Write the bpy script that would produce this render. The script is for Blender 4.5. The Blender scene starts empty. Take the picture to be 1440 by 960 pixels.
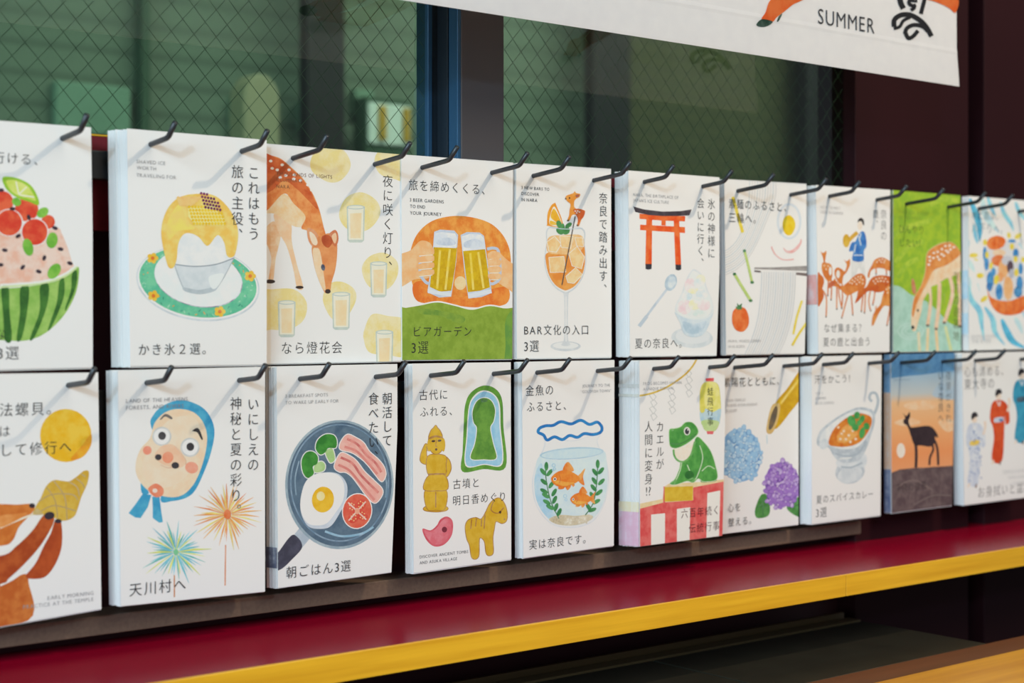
import bpy, math, random
from mathutils import Vector
random.seed(7)
scene = bpy.context.scene
C = scene.collection
Z0 = 1.30                                   # eye height of the camera above the floor
# ------------------------------------------------------------------ camera, light, exposure
F, TH, D, YH = 2260.34, math.radians(39.4419), 0.93898, 450.2
SN, CS = math.sin(TH), math.cos(TH)
cam_d = bpy.data.cameras.new('camera'); cam = bpy.data.objects.new('camera', cam_d); C.objects.link(cam)
cam.location = (0, -D, Z0); cam.rotation_euler = (math.pi/2, 0, -TH)
cam_d.sensor_width = 36; cam_d.lens = F/1440*36
cam_d.shift_y = (YH-480)/1440
cam_d.clip_start = 0.02
cam_d.dof.use_dof = True; cam_d.dof.focus_distance = 1.16; cam_d.dof.aperture_fstop = 6.7
scene.camera = cam
scene.view_settings.view_transform = 'Standard'; scene.view_settings.look = 'None'
scene.view_settings.gamma = 1; scene.view_settings.use_curve_mapping = False
scene.view_settings.exposure = -0.13
world = bpy.data.worlds.new('world'); scene.world = world; world.use_nodes = True
world.node_tree.nodes['Background'].inputs[0].default_value = (0.80, 0.90, 1.0, 1)
world.node_tree.nodes['Background'].inputs[1].default_value = 0.13
def lamp(name, kind, loc, aim, power, col, **kw):
    d = bpy.data.lights.new(name, kind); d.energy = power; d.color = col
    for k, v in kw.items(): setattr(d, k, v)
    o = bpy.data.objects.new(name, d); C.objects.link(o); o.location = (loc[0], loc[1], loc[2]+Z0)
    v = Vector((aim[0]-loc[0], aim[1]-loc[1], aim[2]-loc[2])); o.rotation_euler = v.to_track_quat('-Z', 'Y').to_euler()
    return o
# ceiling spot over the rack, cool daylight and an added fill from the shop's left, broad daylight behind the viewer
lamp('spot_light', 'SPOT', (1.32, -0.80, 0.93), (0.80, 0, -0.05), 32, (1.0, 0.80, 0.57), spot_size=math.radians(150), spot_blend=0.6, shadow_soft_size=0.016)
lamp('side_daylight', 'AREA', (-2.1, -2.9, 1.1), (0.6, 0, 0), 44, (0.45, 0.74, 1.0), shape='RECTANGLE', size=0.16, size_y=0.16)
lamp('left_fill', 'AREA', (-3.0, -1.6, 0.9), (0.6, 0, -0.05), 158, (0.70, 0.90, 1.0), shape='RECTANGLE', size=2.6, size_y=2.0)  # broad cool fill added to brighten the sides of the page stacks
lamp('yard_daylight', 'AREA', (2.4, 0.30, 1.7), (2.2, 1.6, 0.5), 58, (0.98, 1.0, 0.97), shape='RECTANGLE', size=3.2, size_y=0.5, spread=math.radians(160))
lamp('front_daylight', 'AREA', (1.7, -2.9, 2.3), (0.9, 0, 0), 60, (1.0, 0.94, 0.82), shape='RECTANGLE', size=3.2, size_y=1.5)
# ------------------------------------------------------------------ small helpers
def un(px, py, yp):
    """where the sight line through a pixel meets the upright plane y = yp"""
    a = (px-720)/F; b = (YH-py)/F
    k = (yp+D)/(-a*SN+CS)
    return (k*(a*CS+SN), yp, k*b)
def lin(c):
    return tuple((v/12.92 if v <= .04045 else ((v+.055)/1.055)**2.4) for v in (x/255 for x in c))
def col(c): r = lin(c); return (r[0], r[1], r[2], 1)
WREF = lin((236, 233, 229))
PW = lin((229, 228, 226))
def ink(c):                                 # printed colour on white paper
    r = lin(c); return tuple(min(PW[i], max(.004, r[i]/WREF[i]*.735)) for i in range(3))
def mat(name, c, rough=.5, metal=0, noise=0, nscale=40, spec=.5, c2=None, stretch=None, bump=0):
    m = bpy.data.materials.new(name); m.use_nodes = True; nt = m.node_tree; b = nt.nodes['Principled BSDF']
    b.inputs['Base Color'].default_value = col(c); b.inputs['Roughness'].default_value = rough
    b.inputs['Metallic'].default_value = metal; b.inputs['Specular IOR Level'].default_value = spec
    if noise or c2:
        tc = nt.nodes.new('ShaderNodeTexCoord'); mp = nt.nodes.new('ShaderNodeMapping'); n = nt.nodes.new('ShaderNodeTexNoise')
        if stretch: mp.inputs['Scale'].default_value = stretch
        n.inputs['Scale'].default_value = nscale; n.inputs['Detail'].default_value = 5
        mx = nt.nodes.new('ShaderNodeMix'); mx.data_type = 'RGBA'
        rp = nt.nodes.new('ShaderNodeMapRange'); rp.inputs[1].default_value = .3; rp.inputs[2].default_value = .7
        mx.inputs[6].default_value = col(c)
        mx.inputs[7].default_value = col(c2 if c2 else tuple(v*(1-noise) for v in c))
        nt.links.new(tc.outputs['Object'], mp.inputs[0]); nt.links.new(mp.outputs[0], n.inputs['Vector'])
        nt.links.new(n.outputs['Fac'], rp.inputs[0]); nt.links.new(rp.outputs[0], mx.inputs[0]); nt.links.new(mx.outputs[2], b.inputs['Base Color'])
        if bump:
            bp = nt.nodes.new('ShaderNodeBump'); bp.inputs['Strength'].default_value = bump; bp.inputs['Distance'].default_value = .001
            nt.links.new(n.outputs['Fac'], bp.inputs['Height']); nt.links.new(bp.outputs[0], b.inputs['Normal'])
    return m
def print_mat(name, scale, rough):
    """paper printed in watercolour: two paint tones per shape, mottled into each other"""
    m = bpy.data.materials.new(name); m.use_nodes = True; nt = m.node_tree; b = nt.nodes['Principled BSDF']
    b.inputs['Roughness'].default_value = rough; b.inputs['Specular IOR Level'].default_value = .25
    tc = nt.nodes.new('ShaderNodeTexCoord'); n = nt.nodes.new('ShaderNodeTexNoise'); n.inputs['Scale'].default_value = scale
    n.inputs['Detail'].default_value = 4; n.inputs['Roughness'].default_value = .62
    rp = nt.nodes.new('ShaderNodeMapRange'); rp.inputs[1].default_value = .40; rp.inputs[2].default_value = .60
    a1 = nt.nodes.new('ShaderNodeAttribute'); a1.attribute_name = 'paint_a'
    a2 = nt.nodes.new('ShaderNodeAttribute'); a2.attribute_name = 'paint_b'
    mx = nt.nodes.new('ShaderNodeMix'); mx.data_type = 'RGBA'
    nt.links.new(tc.outputs['Object'], n.inputs['Vector']); nt.links.new(n.outputs['Fac'], rp.inputs[0]); nt.links.new(rp.outputs[0], mx.inputs[0])
    nt.links.new(a1.outputs['Color'], mx.inputs[6]); nt.links.new(a2.outputs['Color'], mx.inputs[7]); nt.links.new(mx.outputs[2], b.inputs['Base Color'])
    return m
PAPER = mat('white_paper', (229, 228, 226), .62, spec=.2)
PAINT = print_mat('watercolour_print', 120, .6)
INKM = print_mat('printed_lettering', 50, .55)
CLOTHP = print_mat('fabric_print', 60, .8)
def thin_cloth(m, f):
    """lets part of the light through, as thin fabric does"""
    nt = m.node_tree; b = nt.nodes['Principled BSDF']; o = nt.nodes['Material Output']; t = nt.nodes.new('ShaderNodeBsdfTranslucent')
    src = b.inputs['Base Color'].links[0].from_socket; nt.links.new(src, t.inputs[0])
    x = nt.nodes.new('ShaderNodeMixShader'); x.inputs[0].default_value = f
    nt.links.new(b.outputs[0], x.inputs[1]); nt.links.new(t.outputs[0], x.inputs[2]); nt.links.new(x.outputs[0], o.inputs[0])
thin_cloth(CLOTHP, .4)
class MB:
    def __init__(s): s.v = []; s.f = []; s.m = []; s.ca = []; s.cb = []
    def poly(s, pts, a=None, b=None, mi=0):
        o = len(s.v); s.v += pts; s.f.append(tuple(range(o, o+len(pts)))); s.m.append(mi)
        if a is not None:
            s.ca += ([a]*len(pts) if not isinstance(a, list) else a); s.cb += ([b if b is not None else a]*len(pts) if not isinstance(b, list) else b)
    def box(s, x0, x1, y0, y1, z0, z1, mi=0):
        o = len(s.v); s.v += [(x, y, z) for x in (x0, x1) for y in (y0, y1) for z in (z0, z1)]
        for q in ((0,1,3,2),(4,6,7,5),(0,4,5,1),(2,3,7,6),(0,2,6,4),(1,5,7,3)): s.f.append(tuple(o+i for i in q)); s.m.append(mi)
    def prism(s, prof, x0, x1, mi=0):        # profile in (y,z) swept along x
        n = len(prof); o = len(s.v)
        s.v += [(x0, y, z) for y, z in prof]+[(x1, y, z) for y, z in prof]
        for i in range(n): j = (i+1) % n; s.f.append((o+i, o+j, o+n+j, o+n+i)); s.m.append(mi)
        s.f.append(tuple(o+i for i in range(n))[::-1]); s.f.append(tuple(o+n+i for i in range(n))); s.m += [mi, mi]
    def tube(s, path, r, n=12, mi=0):
        path = [Vector(p) for p in path]; rings = []
        for i, p in enumerate(path):
            t = (path[min(i+1, len(path)-1)]-path[max(i-1, 0)]).normalized()
            u = t.cross(Vector((1, 0, 0)) if abs(t.x) < .9 else Vector((0, 1, 0))).normalized(); w = t.cross(u)
            rings.append(len(s.v)); rr = r[i] if isinstance(r, (list, tuple)) else r
            s.v += [tuple(p+(u*math.cos(k*2*math.pi/n)+w*math.sin(k*2*math.pi/n))*rr) for k in range(n)]
        for a, b in zip(rings, rings[1:]):
            for k in range(n): j = (k+1) % n; s.f.append((a+k, a+j, b+j, b+k)); s.m.append(mi)
        s.f.append(tuple(rings[0]+k for k in range(n))[::-1]); s.f.append(tuple(rings[-1]+k for k in range(n))); s.m += [mi, mi]
    def build(s, name, mats, parent=None, loc=(0, 0, 0), smooth=False, bevel=0):
        me = bpy.data.meshes.new(name); me.from_pydata(s.v, [], s.f)
        for m in (mats if isinstance(mats, list) else [mats]): me.materials.append(m)
        me.polygons.foreach_set('material_index', s.m)
        if s.ca:
            for nm, cc in (('paint_a', s.ca), ('paint_b', s.cb)):
                at = me.attributes.new(nm, 'FLOAT_COLOR', 'POINT'); at.data.foreach_set('color', [x for c in cc for x in (c[0], c[1], c[2], 1)])
        if smooth: me.shade_smooth()
        me.update()
        o = bpy.data.objects.new(name, me); C.objects.link(o); o.location = loc
        if parent: o.parent = parent
        if bevel:
            b = o.modifiers.new('bevel', 'BEVEL'); b.width = bevel; b.segments = 2; b.limit_method = 'ANGLE'
        return o
def tag(o, label=None, cat=None, group=None, kind=None):
    if label: o['label'] = label
    if cat: o['category'] = cat
    if group: o['group'] = group
    if kind: o['kind'] = kind
    return o
def thing(name, loc, label, cat, group=None):
    o = bpy.data.objects.new(name, None); C.objects.link(o); o.location = loc; o.empty_display_size = .02
    return tag(o, label, cat, group)
# ------------------------------------------------------------------ flat printed artwork
def spline(pts, closed, step=6):
    n = len(pts); out = []
    rng = range(n) if closed else range(n-1)
    for i in rng:
        p0 = pts[(i-1) % n] if closed or i > 0 else pts[i]; p1 = pts[i]; p2 = pts[(i+1) % n]
        p3 = pts[(i+2) % n] if closed or i+2 < n else p2
        for k in range(step):
            t = k/step
            out.append(tuple(.5*(2*p1[j]+(p2[j]-p0[j])*t+(2*p0[j]-5*p1[j]+4*p2[j]-p3[j])*t*t+(3*p1[j]-p0[j]-3*p2[j]+p3[j])*t**3) for j in (0, 1)))
    if not closed: out.append(tuple(pts[-1]))
    return out
def clip(poly, hull):
    for i in range(len(hull)):
        ax, ay = hull[i]; bx, by = hull[(i+1) % len(hull)]; out = []
        side = lambda p: (bx-ax)*(p[1]-ay)-(by-ay)*(p[0]-ax)
        for j in range(len(poly)):
            p, q = poly[j], poly[(j+1) % len(poly)]; sp, sq = side(p), side(q)
            if sp >= 0: out.append(p)
            if (sp >= 0) != (sq >= 0):
                t = sp/(sp-sq); out.append((p[0]+(q[0]-p[0])*t, p[1]+(q[1]-p[1])*t))
        poly = out
        if len(poly) < 3: return []
    return poly
GL = {}
def glyph(ch):
    if ch not in GL:
        cu = bpy.data.curves.new('glyph', 'FONT'); cu.body = ch; cu.size = 1; cu.resolution_u = 3; cu.offset = -.007 if ord(ch) > 0x2fff else -.004; cu.fill_mode = 'FRONT'
        ob = bpy.data.objects.new('glyph', cu); C.objects.link(ob)
        dg = bpy.context.evaluated_depsgraph_get(); me = bpy.data.meshes.new_from_object(ob.evaluated_get(dg))
        vs = [(v.co.x, v.co.y) for v in me.vertices]; fs = [tuple(p.vertices) for p in me.polygons]
        w = max([v[0] for v in vs], default=.3)
        bpy.data.objects.remove(ob); bpy.data.meshes.remove(me); bpy.data.curves.remove(cu)
        GL[ch] = (vs, fs, w, min([v[0] for v in vs], default=0))
    return GL[ch]
def adv(ch):
    if ord(ch) > 0x2fff: return 1.0
    if ch == ' ': return .28
    return glyph(ch)[2]+.07
class Art:
    """artwork printed on an upright sheet at depth y=-t; coordinates are read off an enlarged view (ox, oy, s) of it"""
    eps = .000012
    def __init__(s, ox, oy, sc, t, hull=None):
        s.ox, s.oy, s.s, s.t = ox, oy, sc, t; s.mb = MB(); s.tx = MB(); s.lay = []; s.hull = hull; s.top = 1
    def w(s, p):
        q = un(s.ox+p[0]/s.s, s.oy+p[1]/s.s, -s.t); return (q[0], q[2])
    def put(s, wp, a, b, lift=None):
        """wp in the sheet's (x,z) metres"""
        if s.hull: wp = clip(wp, s.hull)
        if len(wp) < 3: return
        x0 = min(p[0] for p in wp); x1 = max(p[0] for p in wp); z0 = min(p[1] for p in wp); z1 = max(p[1] for p in wp)
        L = lift
        if L is None:
            L = 1
            for (bx0, bx1, bz0, bz1, l) in s.lay:
                if l >= L and x0 < bx1 and x1 > bx0 and z0 < bz1 and z1 > bz0: L = l+1
            s.lay.append((x0, x1, z0, z1, L)); s.top = max(s.top, L)
        s.mb.poly([(x, -s.t-L*s.eps, z) for x, z in wp], a, b)
        return L
    def tone(s, c, c2):
        if c2 is None: c2 = tuple(min(255, v+(255-v)*.24) for v in c) if max(c)-min(c) > 25 else c
        return ink(c), ink(c2)
    def P(s, pts, c, c2=None, sm=True):
        a, b = s.tone(c, c2); s.put([s.w(p) for p in (spline(pts, True) if sm else pts)], a, b)
    def E(s, x, y, rx, ry, c, c2=None, rot=0, n=28):
        r = math.radians(rot); cr, sr = math.cos(r), math.sin(r); a, b = s.tone(c, c2); pts = []
        for k in range(n):
            u = rx*math.cos(2*math.pi*k/n); v = ry*math.sin(2*math.pi*k/n); pts.append((x+u*cr-v*sr, y+u*sr+v*cr))
        s.put([s.w(p) for p in pts], a, b)
    def L(s, pts, wd, c, c2=None, closed=False, sm=True, taper=False):
        if sm and len(pts) > 2: pts = spline(pts, closed, 5)
        if closed: pts = pts+[pts[0]]
        a, b = s.tone(c, c2); n = len(pts); le, ri = [], []
        for i, p in enumerate(pts):
            q0 = pts[i-1] if i else (pts[-2] if closed else p); q1 = pts[i+1] if i+1 < n else (pts[1] if closed else p)
            dx, dy = q1[0]-q0[0], q1[1]-q0[1]; d = math.hypot(dx, dy) or 1
            h = wd/2*(1 if not taper else max(.12, math.sin(math.pi*(.12+.86*i/(n-1)))))
            le.append((p[0]-dy/d*h, p[1]+dx/d*h)); ri.append((p[0]+dy/d*h, p[1]-dx/d*h))
        wl = [s.w(p) for p in le]; wr = [s.w(p) for p in ri]; al = wl+wr
        x0 = min(p[0] for p in al); x1 = max(p[0] for p in al); z0 = min(p[1] for p in al); z1 = max(p[1] for p in al); Ly = 1
        for (bx0, bx1, bz0, bz1, l) in s.lay:
            if l >= Ly and x0 < bx1 and x1 > bx0 and z0 < bz1 and z1 > bz0: Ly = l+1
        s.lay.append((x0, x1, z0, z1, Ly)); s.top = max(s.top, Ly)
        for i in range(n-1):
            q = [wl[i], wr[i], wr[i+1], wl[i+1]]
            ar = sum(q[k][0]*q[(k+1) % 4][1]-q[(k+1) % 4][0]*q[k][1] for k in range(4))
            s.put(q if ar > 0 else q[::-1], a, b, Ly)
    def ring(s, x, y, rx, ry, wd, c, rot=0):
        r = math.radians(rot); cr, sr = math.cos(r), math.sin(r)
        s.L([(x+rx*math.cos(k*math.pi/10)*cr-ry*math.sin(k*math.pi/10)*sr, y+rx*math.cos(k*math.pi/10)*sr+ry*math.sin(k*math.pi/10)*cr) for k in range(20)], wd, c, closed=True)
    def view(s, ox, oy, sc): s.ox, s.oy, s.s = ox, oy, sc
    def dots(s, pts, r, c, c2=None, ry=None, rot=0):
        for p in pts: s.E(p[0], p[1], r, ry or r, c, c2, rot, 10)
    def band(s, x0, x1, rows):               # washed gradient: rows of (y, colour)
        for (ya, ca), (yb, cb) in zip(rows, rows[1:]):
            z1, z0 = s.w((x0, ya))[1], s.w((x0, yb))[1]
            bl, br, tr, tl = s.hull[0], s.hull[1], s.hull[-2], s.hull[-1]
            z1 = min(z1, tl[1], tr[1]); z0 = max(z0, bl[1])
            xl = lambda z: bl[0]+(tl[0]-bl[0])*(z-bl[1])/(tl[1]-bl[1])
            xr = lambda z: br[0]+(tr[0]-br[0])*(z-br[1])/(tr[1]-br[1])
            s.mb.poly([(x, -s.t-s.eps, z) for x, z in ((xl(z0), z0), (xr(z0), z0), (xr(z1), z1), (xl(z1), z1))], [ink(cb), ink(cb), ink(ca), ink(ca)], [ink(cb), ink(cb), ink(ca), ink(ca)])
        s.lay.append((-9, 9, -9, 9, 1))
    def _g(s, ch, x, z, sc, k, sx=1):
        vs, fs, w, x0 = glyph(ch); y = -s.t-(s.top+3)*s.eps; o = len(s.tx.v)
        s.tx.v += [(x+v[0]*sc*sx, y, z+v[1]*sc) for v in vs]; s.tx.ca += [k]*len(vs); s.tx.cb += [k]*len(vs)
        for f in fs: s.tx.f.append(tuple(o+i for i in f)); s.tx.m.append(0)
    def T(s, st, x0, y0, x1, c=(52, 50, 50), hs=None):
        """a horizontal line of lettering from x0 to x1 whose baseline starts at y0"""
        a = s.w((x0, y0)); px = s.ox+x1/s.s; q = (px-720)/F; k = (D-s.t)/(-q*SN+CS); bx = k*(q*CS+SN)
        jp = any(ord(ch) > 0x2fff for ch in st); tr = .06 if jp else .05
        tot = sum(adv(ch)+tr for ch in st)-tr; sc = (bx-a[0])/tot; x = a[0]
        sz = sc if not jp else sc*.96
        s.lt = getattr(s, 'lt', [])
        for ch in st:
            if ch != ' ': s._gq.append((ch, x-(glyph(ch)[3]*sz if not jp else 0), a[1]+(.06*sc if jp else 0), sz, ink(c)))
            x += (adv(ch)+tr)*sc
    _gq = None
    def V(s, st, xc, y0, y1, c=(52, 50, 50), fill=.92):
        """a column of lettering centred on xc from y0 down to y1"""
        a = s.w((xc, y0)); b = s.w((xc, y1)); p = (a[1]-b[1])/len(st); sz = p*fill
        for i, ch in enumerate(st):
            x = a[0]-.5*sz; z = a[1]-p*(i+1)+.12*sz+(1-fill)*p*.5
            if ord(ch) < 0x2fff: x = a[0]-.5*(glyph(ch)[2]+glyph(ch)[3])*sz
            if ch in '、。': x += .55*sz; z += .55*sz
            s._gq.append((ch, x, z, sz, ink(c)))
    def flush(s):
        for ch, x, z, sc, k in s._gq: s._g(ch, x, z, sc, k)
# ------------------------------------------------------------------ materials of the place
BURG = mat('burgundy_laminate', (144, 4, 38), .25, c2=(130, 3, 34), nscale=300, spec=.28)
BURGW = mat('burgundy_wall_paint', (42, 13, 19), .6, c2=(38, 12, 17), nscale=6, spec=.15)
MAROON = mat('dark_maroon_board', (58, 20, 26), .6)
BLACK = mat('black_metal', (34, 36, 38), .45, spec=.5)
HOOKM = mat('black_coated_steel', (36, 40, 46), .38, spec=.6)
DARKM = mat('dark_cavity', (14, 9, 10), .9, spec=.1)
BROWN = mat('brown_board', (112, 90, 74), .7, c2=(100, 80, 66), nscale=400)
OAK = mat('oak_edge_veneer', (238, 182, 40), .42, c2=(216, 156, 26), nscale=60, stretch=(.12, 2.0, 3.0))
OAKD = mat('oak_board', (214, 154, 44), .40, c2=(186, 122, 30), nscale=50, stretch=(.12, 1.5, 2.5))
OLIVE = mat('dark_olive_top', (46, 45, 37), .35, c2=(40, 39, 32), nscale=30)
POST = mat('dark_brown_window_frame', (84, 76, 76), .5)
SASH = mat('cool_lit_sash', (52, 92, 124), .35, metal=.3)  # blue of the reflected cool light put into the sash colour
SASHD = mat('sash_groove', (22, 34, 44), .5)
WIRE = mat('wire_in_glass', (86, 104, 84), .5, metal=.3)
SPECK = mat('dust_speck', (220, 190, 200), .8)
# ------------------------------------------------------------------ room shell
def struct(name, mb, m, **k): return tag(mb.build(name, m, **k), kind='structure')
W0, W1 = -.60, 1.199
b = MB(); b.box(-1.5, 3.2, -4.0, 5.0, -.1, 0); struct('floor', b, mat('grey_floor', (120, 116, 110), .6, c2=(108, 104, 99), nscale=5))
b = MB(); b.box(W0, W1, .036, .05, -Z0, .095); struct('wall_back', b, MAROON, loc=(0, 0, Z0))
b = MB(); b.box(W0, W1, .012, .05, .75, 1.6); struct('wall_upper', b, BURGW, loc=(0, 0, Z0))
b = MB(); b.box(W1, 1.377, .0145, .06, -Z0, 1.6); struct('wall_right', b, BURGW, loc=(0, 0, Z0), bevel=.001)
b = MB(); b.box(1.404, 2.6, .0145, .06, -Z0, 1.6); struct('wall_far', b, BURGW, loc=(0, 0, Z0), bevel=.001)
b = MB(); b.box(1.377, 1.404, .04, .06, -Z0, 1.6); struct('trim_1', b, DARKM, loc=(0, 0, Z0))
b = MB(); b.box(W0, W1, .0145, .026, .057, .1165); struct('trim_2', b, mat('burgundy_rail_board', (124, 20, 36), .45, c2=(114, 18, 33), nscale=200), loc=(0, 0, Z0))
b = MB(); b.box(W0, W1, .0142, .026, .1167, .1178); struct('trim_3', b, OAK, loc=(0, 0, Z0))
b = MB(); b.box(W0, W1, .008, .036, -.1983, -.1862); struct('trim_4', b, BROWN, loc=(0, 0, Z0), bevel=.0006)
# ------------------------------------------------------------------ window: wired glass, sash, post
def glass_mat():
    m = bpy.data.materials.new('green_wired_glass'); m.use_nodes = True; nt = m.node_tree; nt.nodes.clear()
    o = nt.nodes.new('ShaderNodeOutputMaterial'); t = nt.nodes.new('ShaderNodeBsdfTransparent'); t.inputs[0].default_value = (.73, .86, .75, 1)
    g = nt.nodes.new('ShaderNodeBsdfGlossy'); g.inputs['Roughness'].default_value = .02
    fr = nt.nodes.new('ShaderNodeFresnel'); fr.inputs[0].default_value = 2.0
    mx = nt.nodes.new('ShaderNodeMixShader'); ge = nt.nodes.new('ShaderNodeNewGeometry'); ml = nt.nodes.new('ShaderNodeMath'); ml.operation = 'MULTIPLY_ADD'; ml.inputs[1].default_value = -1; ml.inputs[2].default_value = 1
    m2 = nt.nodes.new('ShaderNodeMath'); m2.operation = 'MULTIPLY'; nt.links.new(ge.outputs['Backfacing'], ml.inputs[0]); nt.links.new(ml.outputs[0], m2.inputs[0]); nt.links.new(fr.outputs[0], m2.inputs[1]); nt.links.new(m2.outputs[0], mx.inputs[0]); nt.links.new(t.outputs[0], mx.inputs[1]); nt.links.new(g.outputs[0], mx.inputs[2])
    nt.links.new(mx.outputs[0], o.inputs[0]); return m
GLASS = glass_mat(); YG = .030
def wires(x0, x1, z0, z1):
    mb = MB(); p = .0168; q = .0184; r = .00022       # diamond half-diagonal pitches
    k = q/p
    for sgn in (1, -1):
        i0 = int((x0-(z1-z0)/k)/p)-2; i1 = int((x1+(z1-z0)/k)/p)+2
        for i in range(i0, i1):
            xa = i*p; pts = []
            for z in (z0, z1): pts.append((xa+sgn*(z-z0)/k, z))
            (xa, za), (xb, zb) = pts
            def cut(xa, za, xb, zb):
                t0, t1 = 0, 1
                for e in (x0, x1):
                    t = (e-xa)/(xb-xa)
                    if (xa < x0 and e == x0) or (xa > x1 and e == x1): t0 = max(t0, t)
                    if (xb < x0 and e == x0) or (xb > x1 and e == x1): t1 = min(t1, t)
                return t0, t1
            if max(xa, xb) <= x0 or min(xa, xb) >= x1: continue
            t0, t1 = cut(xa, za, xb, zb)
            if t1-t0 < .02: continue
            f = lambda t: (xa+(xb-xa)*t, YG+.0022*0, za+(zb-za)*t)
            mb.tube([f(t0), f(t1)], r, 5)
    return mb
for nm, x0, x1 in (('window_1', W0, .716), ('window_2', .7655, W1)):
    b = MB(); b.box(x0, x1, YG-.0012, YG-.0008, .10, .75); w = struct(nm, b, GLASS, loc=(0, 0, Z0))
    wires(x0, x1, .10, .75).build('wire_mesh', WIRE, w)
b = MB(); b.box(.7249, .7655, 0.001, .013, .118, .75); b.box(.7249, .7655, .0265, .05, .10, .75); b.box(.7275, .7655, .013, .0265, .118, .75, 1)
fr = struct('trim_5', b, [POST, SASHD], loc=(0, 0, Z0), bevel=.0008)
b = MB(); b.box(.7218, .7249, .0015, .0125, .118, .75); b.box(.7122, .7160, .0250, .040, .10, .75)  # thin strip on the post's left side carries the painted blue light
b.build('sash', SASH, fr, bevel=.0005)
b = MB(); b.box(.7215, .7249, .0135, .0262, .118, .75); b.box(.7162, .7249, .0264, .040, .10, .75)
b.build('gasket', SASHD, fr, bevel=.0003)
# ------------------------------------------------------------------ building across the yard, seen through the glass
def siding_mat(name, c1, c2, pitch, rough=.8):
    m = mat(name, c1, rough); nt = m.node_tree; bs = nt.nodes['Principled BSDF']
    tc = nt.nodes.new('ShaderNodeTexCoord'); sx = nt.nodes.new('ShaderNodeSeparateXYZ'); mul = nt.nodes.new('ShaderNodeMath'); mul.operation = 'MULTIPLY'; mul.inputs[1].default_value = 1/pitch
    fr_ = nt.nodes.new('ShaderNodeMath'); fr_.operation = 'FRACT'; lt = nt.nodes.new('ShaderNodeMapRange'); lt.inputs[1].default_value = .15; lt.inputs[2].default_value = .40
    n = nt.nodes.new('ShaderNodeTexNoise'); n.inputs['Scale'].default_value = 5; ad = nt.nodes.new('ShaderNodeMath'); ad.operation = 'MULTIPLY_ADD'; ad.inputs[1].default_value = .55; ad.inputs[2].default_value = .0
    mi = nt.nodes.new('ShaderNodeMath'); mi.operation = 'ADD'
    mx = nt.nodes.new('ShaderNodeMix'); mx.data_type = 'RGBA'; mx.inputs[6].default_value = col(c2); mx.inputs[7].default_value = col(c1)
    L = nt.links.new
    L(tc.outputs['Object'], sx.inputs[0]); L(sx.outputs[2], mul.inputs[0]); L(mul.outputs[0], fr_.inputs[0]); L(fr_.outputs[0], lt.inputs[0])
    L(n.outputs['Fac'], ad.inputs[0]); L(lt.outputs[0], mi.inputs[0]); L(ad.outputs[0], mi.inputs[1]); L(mi.outputs[0], mx.inputs[0]); L(mx.outputs[2], bs.inputs['Base Color'])
    return m
LOW = siding_mat('green_siding', (108, 122, 106), (82, 96, 82), .05)
SHUT = siding_mat('olive_louvre', (68, 70, 40), (48, 53, 30), .028)
EAVE = mat('dark_green_eave', (58, 84, 64), .8)
PB = mat('black_post_paint', (11, 11, 12), .6)
PALE = mat('pale_green_patch', (122, 152, 132), .8, c2=(110, 140, 120), nscale=8)
fa = thing('building', (1.9, 1.6, 0), 'pale slatted building front blurred behind the wired window glass', 'building')
R = lambda x: x-1.9
b = MB(); b.box(R(.2), R(2.36), 0, .2, 0, 2.6+Z0); b.build('siding', LOW, fa)
b = MB(); b.box(R(2.36), R(4.6), -.02, .2, 0, 2.6+Z0); b.build('louvre_shutter', SHUT, fa)
for x0, x1 in ((1.535, 1.616), (2.222, 2.33), (2.893, 3.022)):
    b = MB(); b.box(R(x0), R(x1), -.10, -.07, 0, 2.6+Z0); b.build('post', PB, fa, bevel=.004)
b = MB(); b.box(R(1.25), R(1.265), -.03, 0, 0, 2.6+Z0); b.build('downpipe', EAVE, fa)
for x0, x1, z0, z1 in ((1.10, 1.235, .31, .395), (1.43, 1.52, .335, .40), (1.575, 1.62, .35, .405), (1.69, 1.735, .385, .435)):  # three patches stand for glimpses of light, the first for lighter siding
    b = MB(); b.box(R(x0), R(x1), -.02, 0, z0+Z0, z1+Z0); b.build('siding_light_patch', PALE, fa, bevel=.004)
tag_w = mat('painted_window_glow', (225, 232, 228), .6)  # plain white stands for the brightness of a lit window
b = MB(); b.box(1.659, 1.762, 1.50, 1.54, 0, 0.409+Z0, 1); b.box(1.663, 1.758, 1.495, 1.50, 0.323+Z0, 0.399+Z0); b.box(1.684, 1.701, 1.49, 1.495, 0.331+Z0, 0.394+Z0, 2); b.box(1.739, 1.754, 1.49, 1.495, 0.331+Z0, 0.394+Z0, 2)  # board made up in place of a bright window
tag(b.build('bright_window_stand_in', [tag_w, EAVE, mat('ochre_strip', (196, 150, 50), .7)], bevel=.002), 'blurred white stand-in for a bright window with two ochre strips, behind the left glass', 'window stand-in')
b = MB(); n = 20
prof = [(1.325, 0), (1.325, .36+Z0)]+[(1.36-.035*math.cos(math.pi*k/n), .36+Z0+.045*math.sin(math.pi*k/n)) for k in range(1, n)]+[(1.395, .36+Z0), (1.395, 0)]
o = len(b.v); b.v += [(x, 1.36, z) for x, z in prof]+[(x, 1.41, z) for x, z in prof]; k = len(prof)
b.f += [tuple(range(o, o+k)), tuple(range(o+k, o+2*k))[::-1]]+[(o+i, o+k+i, o+k+(i+1) % k, o+(i+1) % k) for i in range(k)]; b.m += [0]*(k+2)
tag(b.build('pale_round_shape', mat('cream_paint', (160, 154, 124), .7), bevel=.006), 'cream round-topped stand-in for a blurred pale shape behind the left half of the window', 'pale_round_shape')  # made-up stand-in for an unclear pale shape outside
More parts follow.
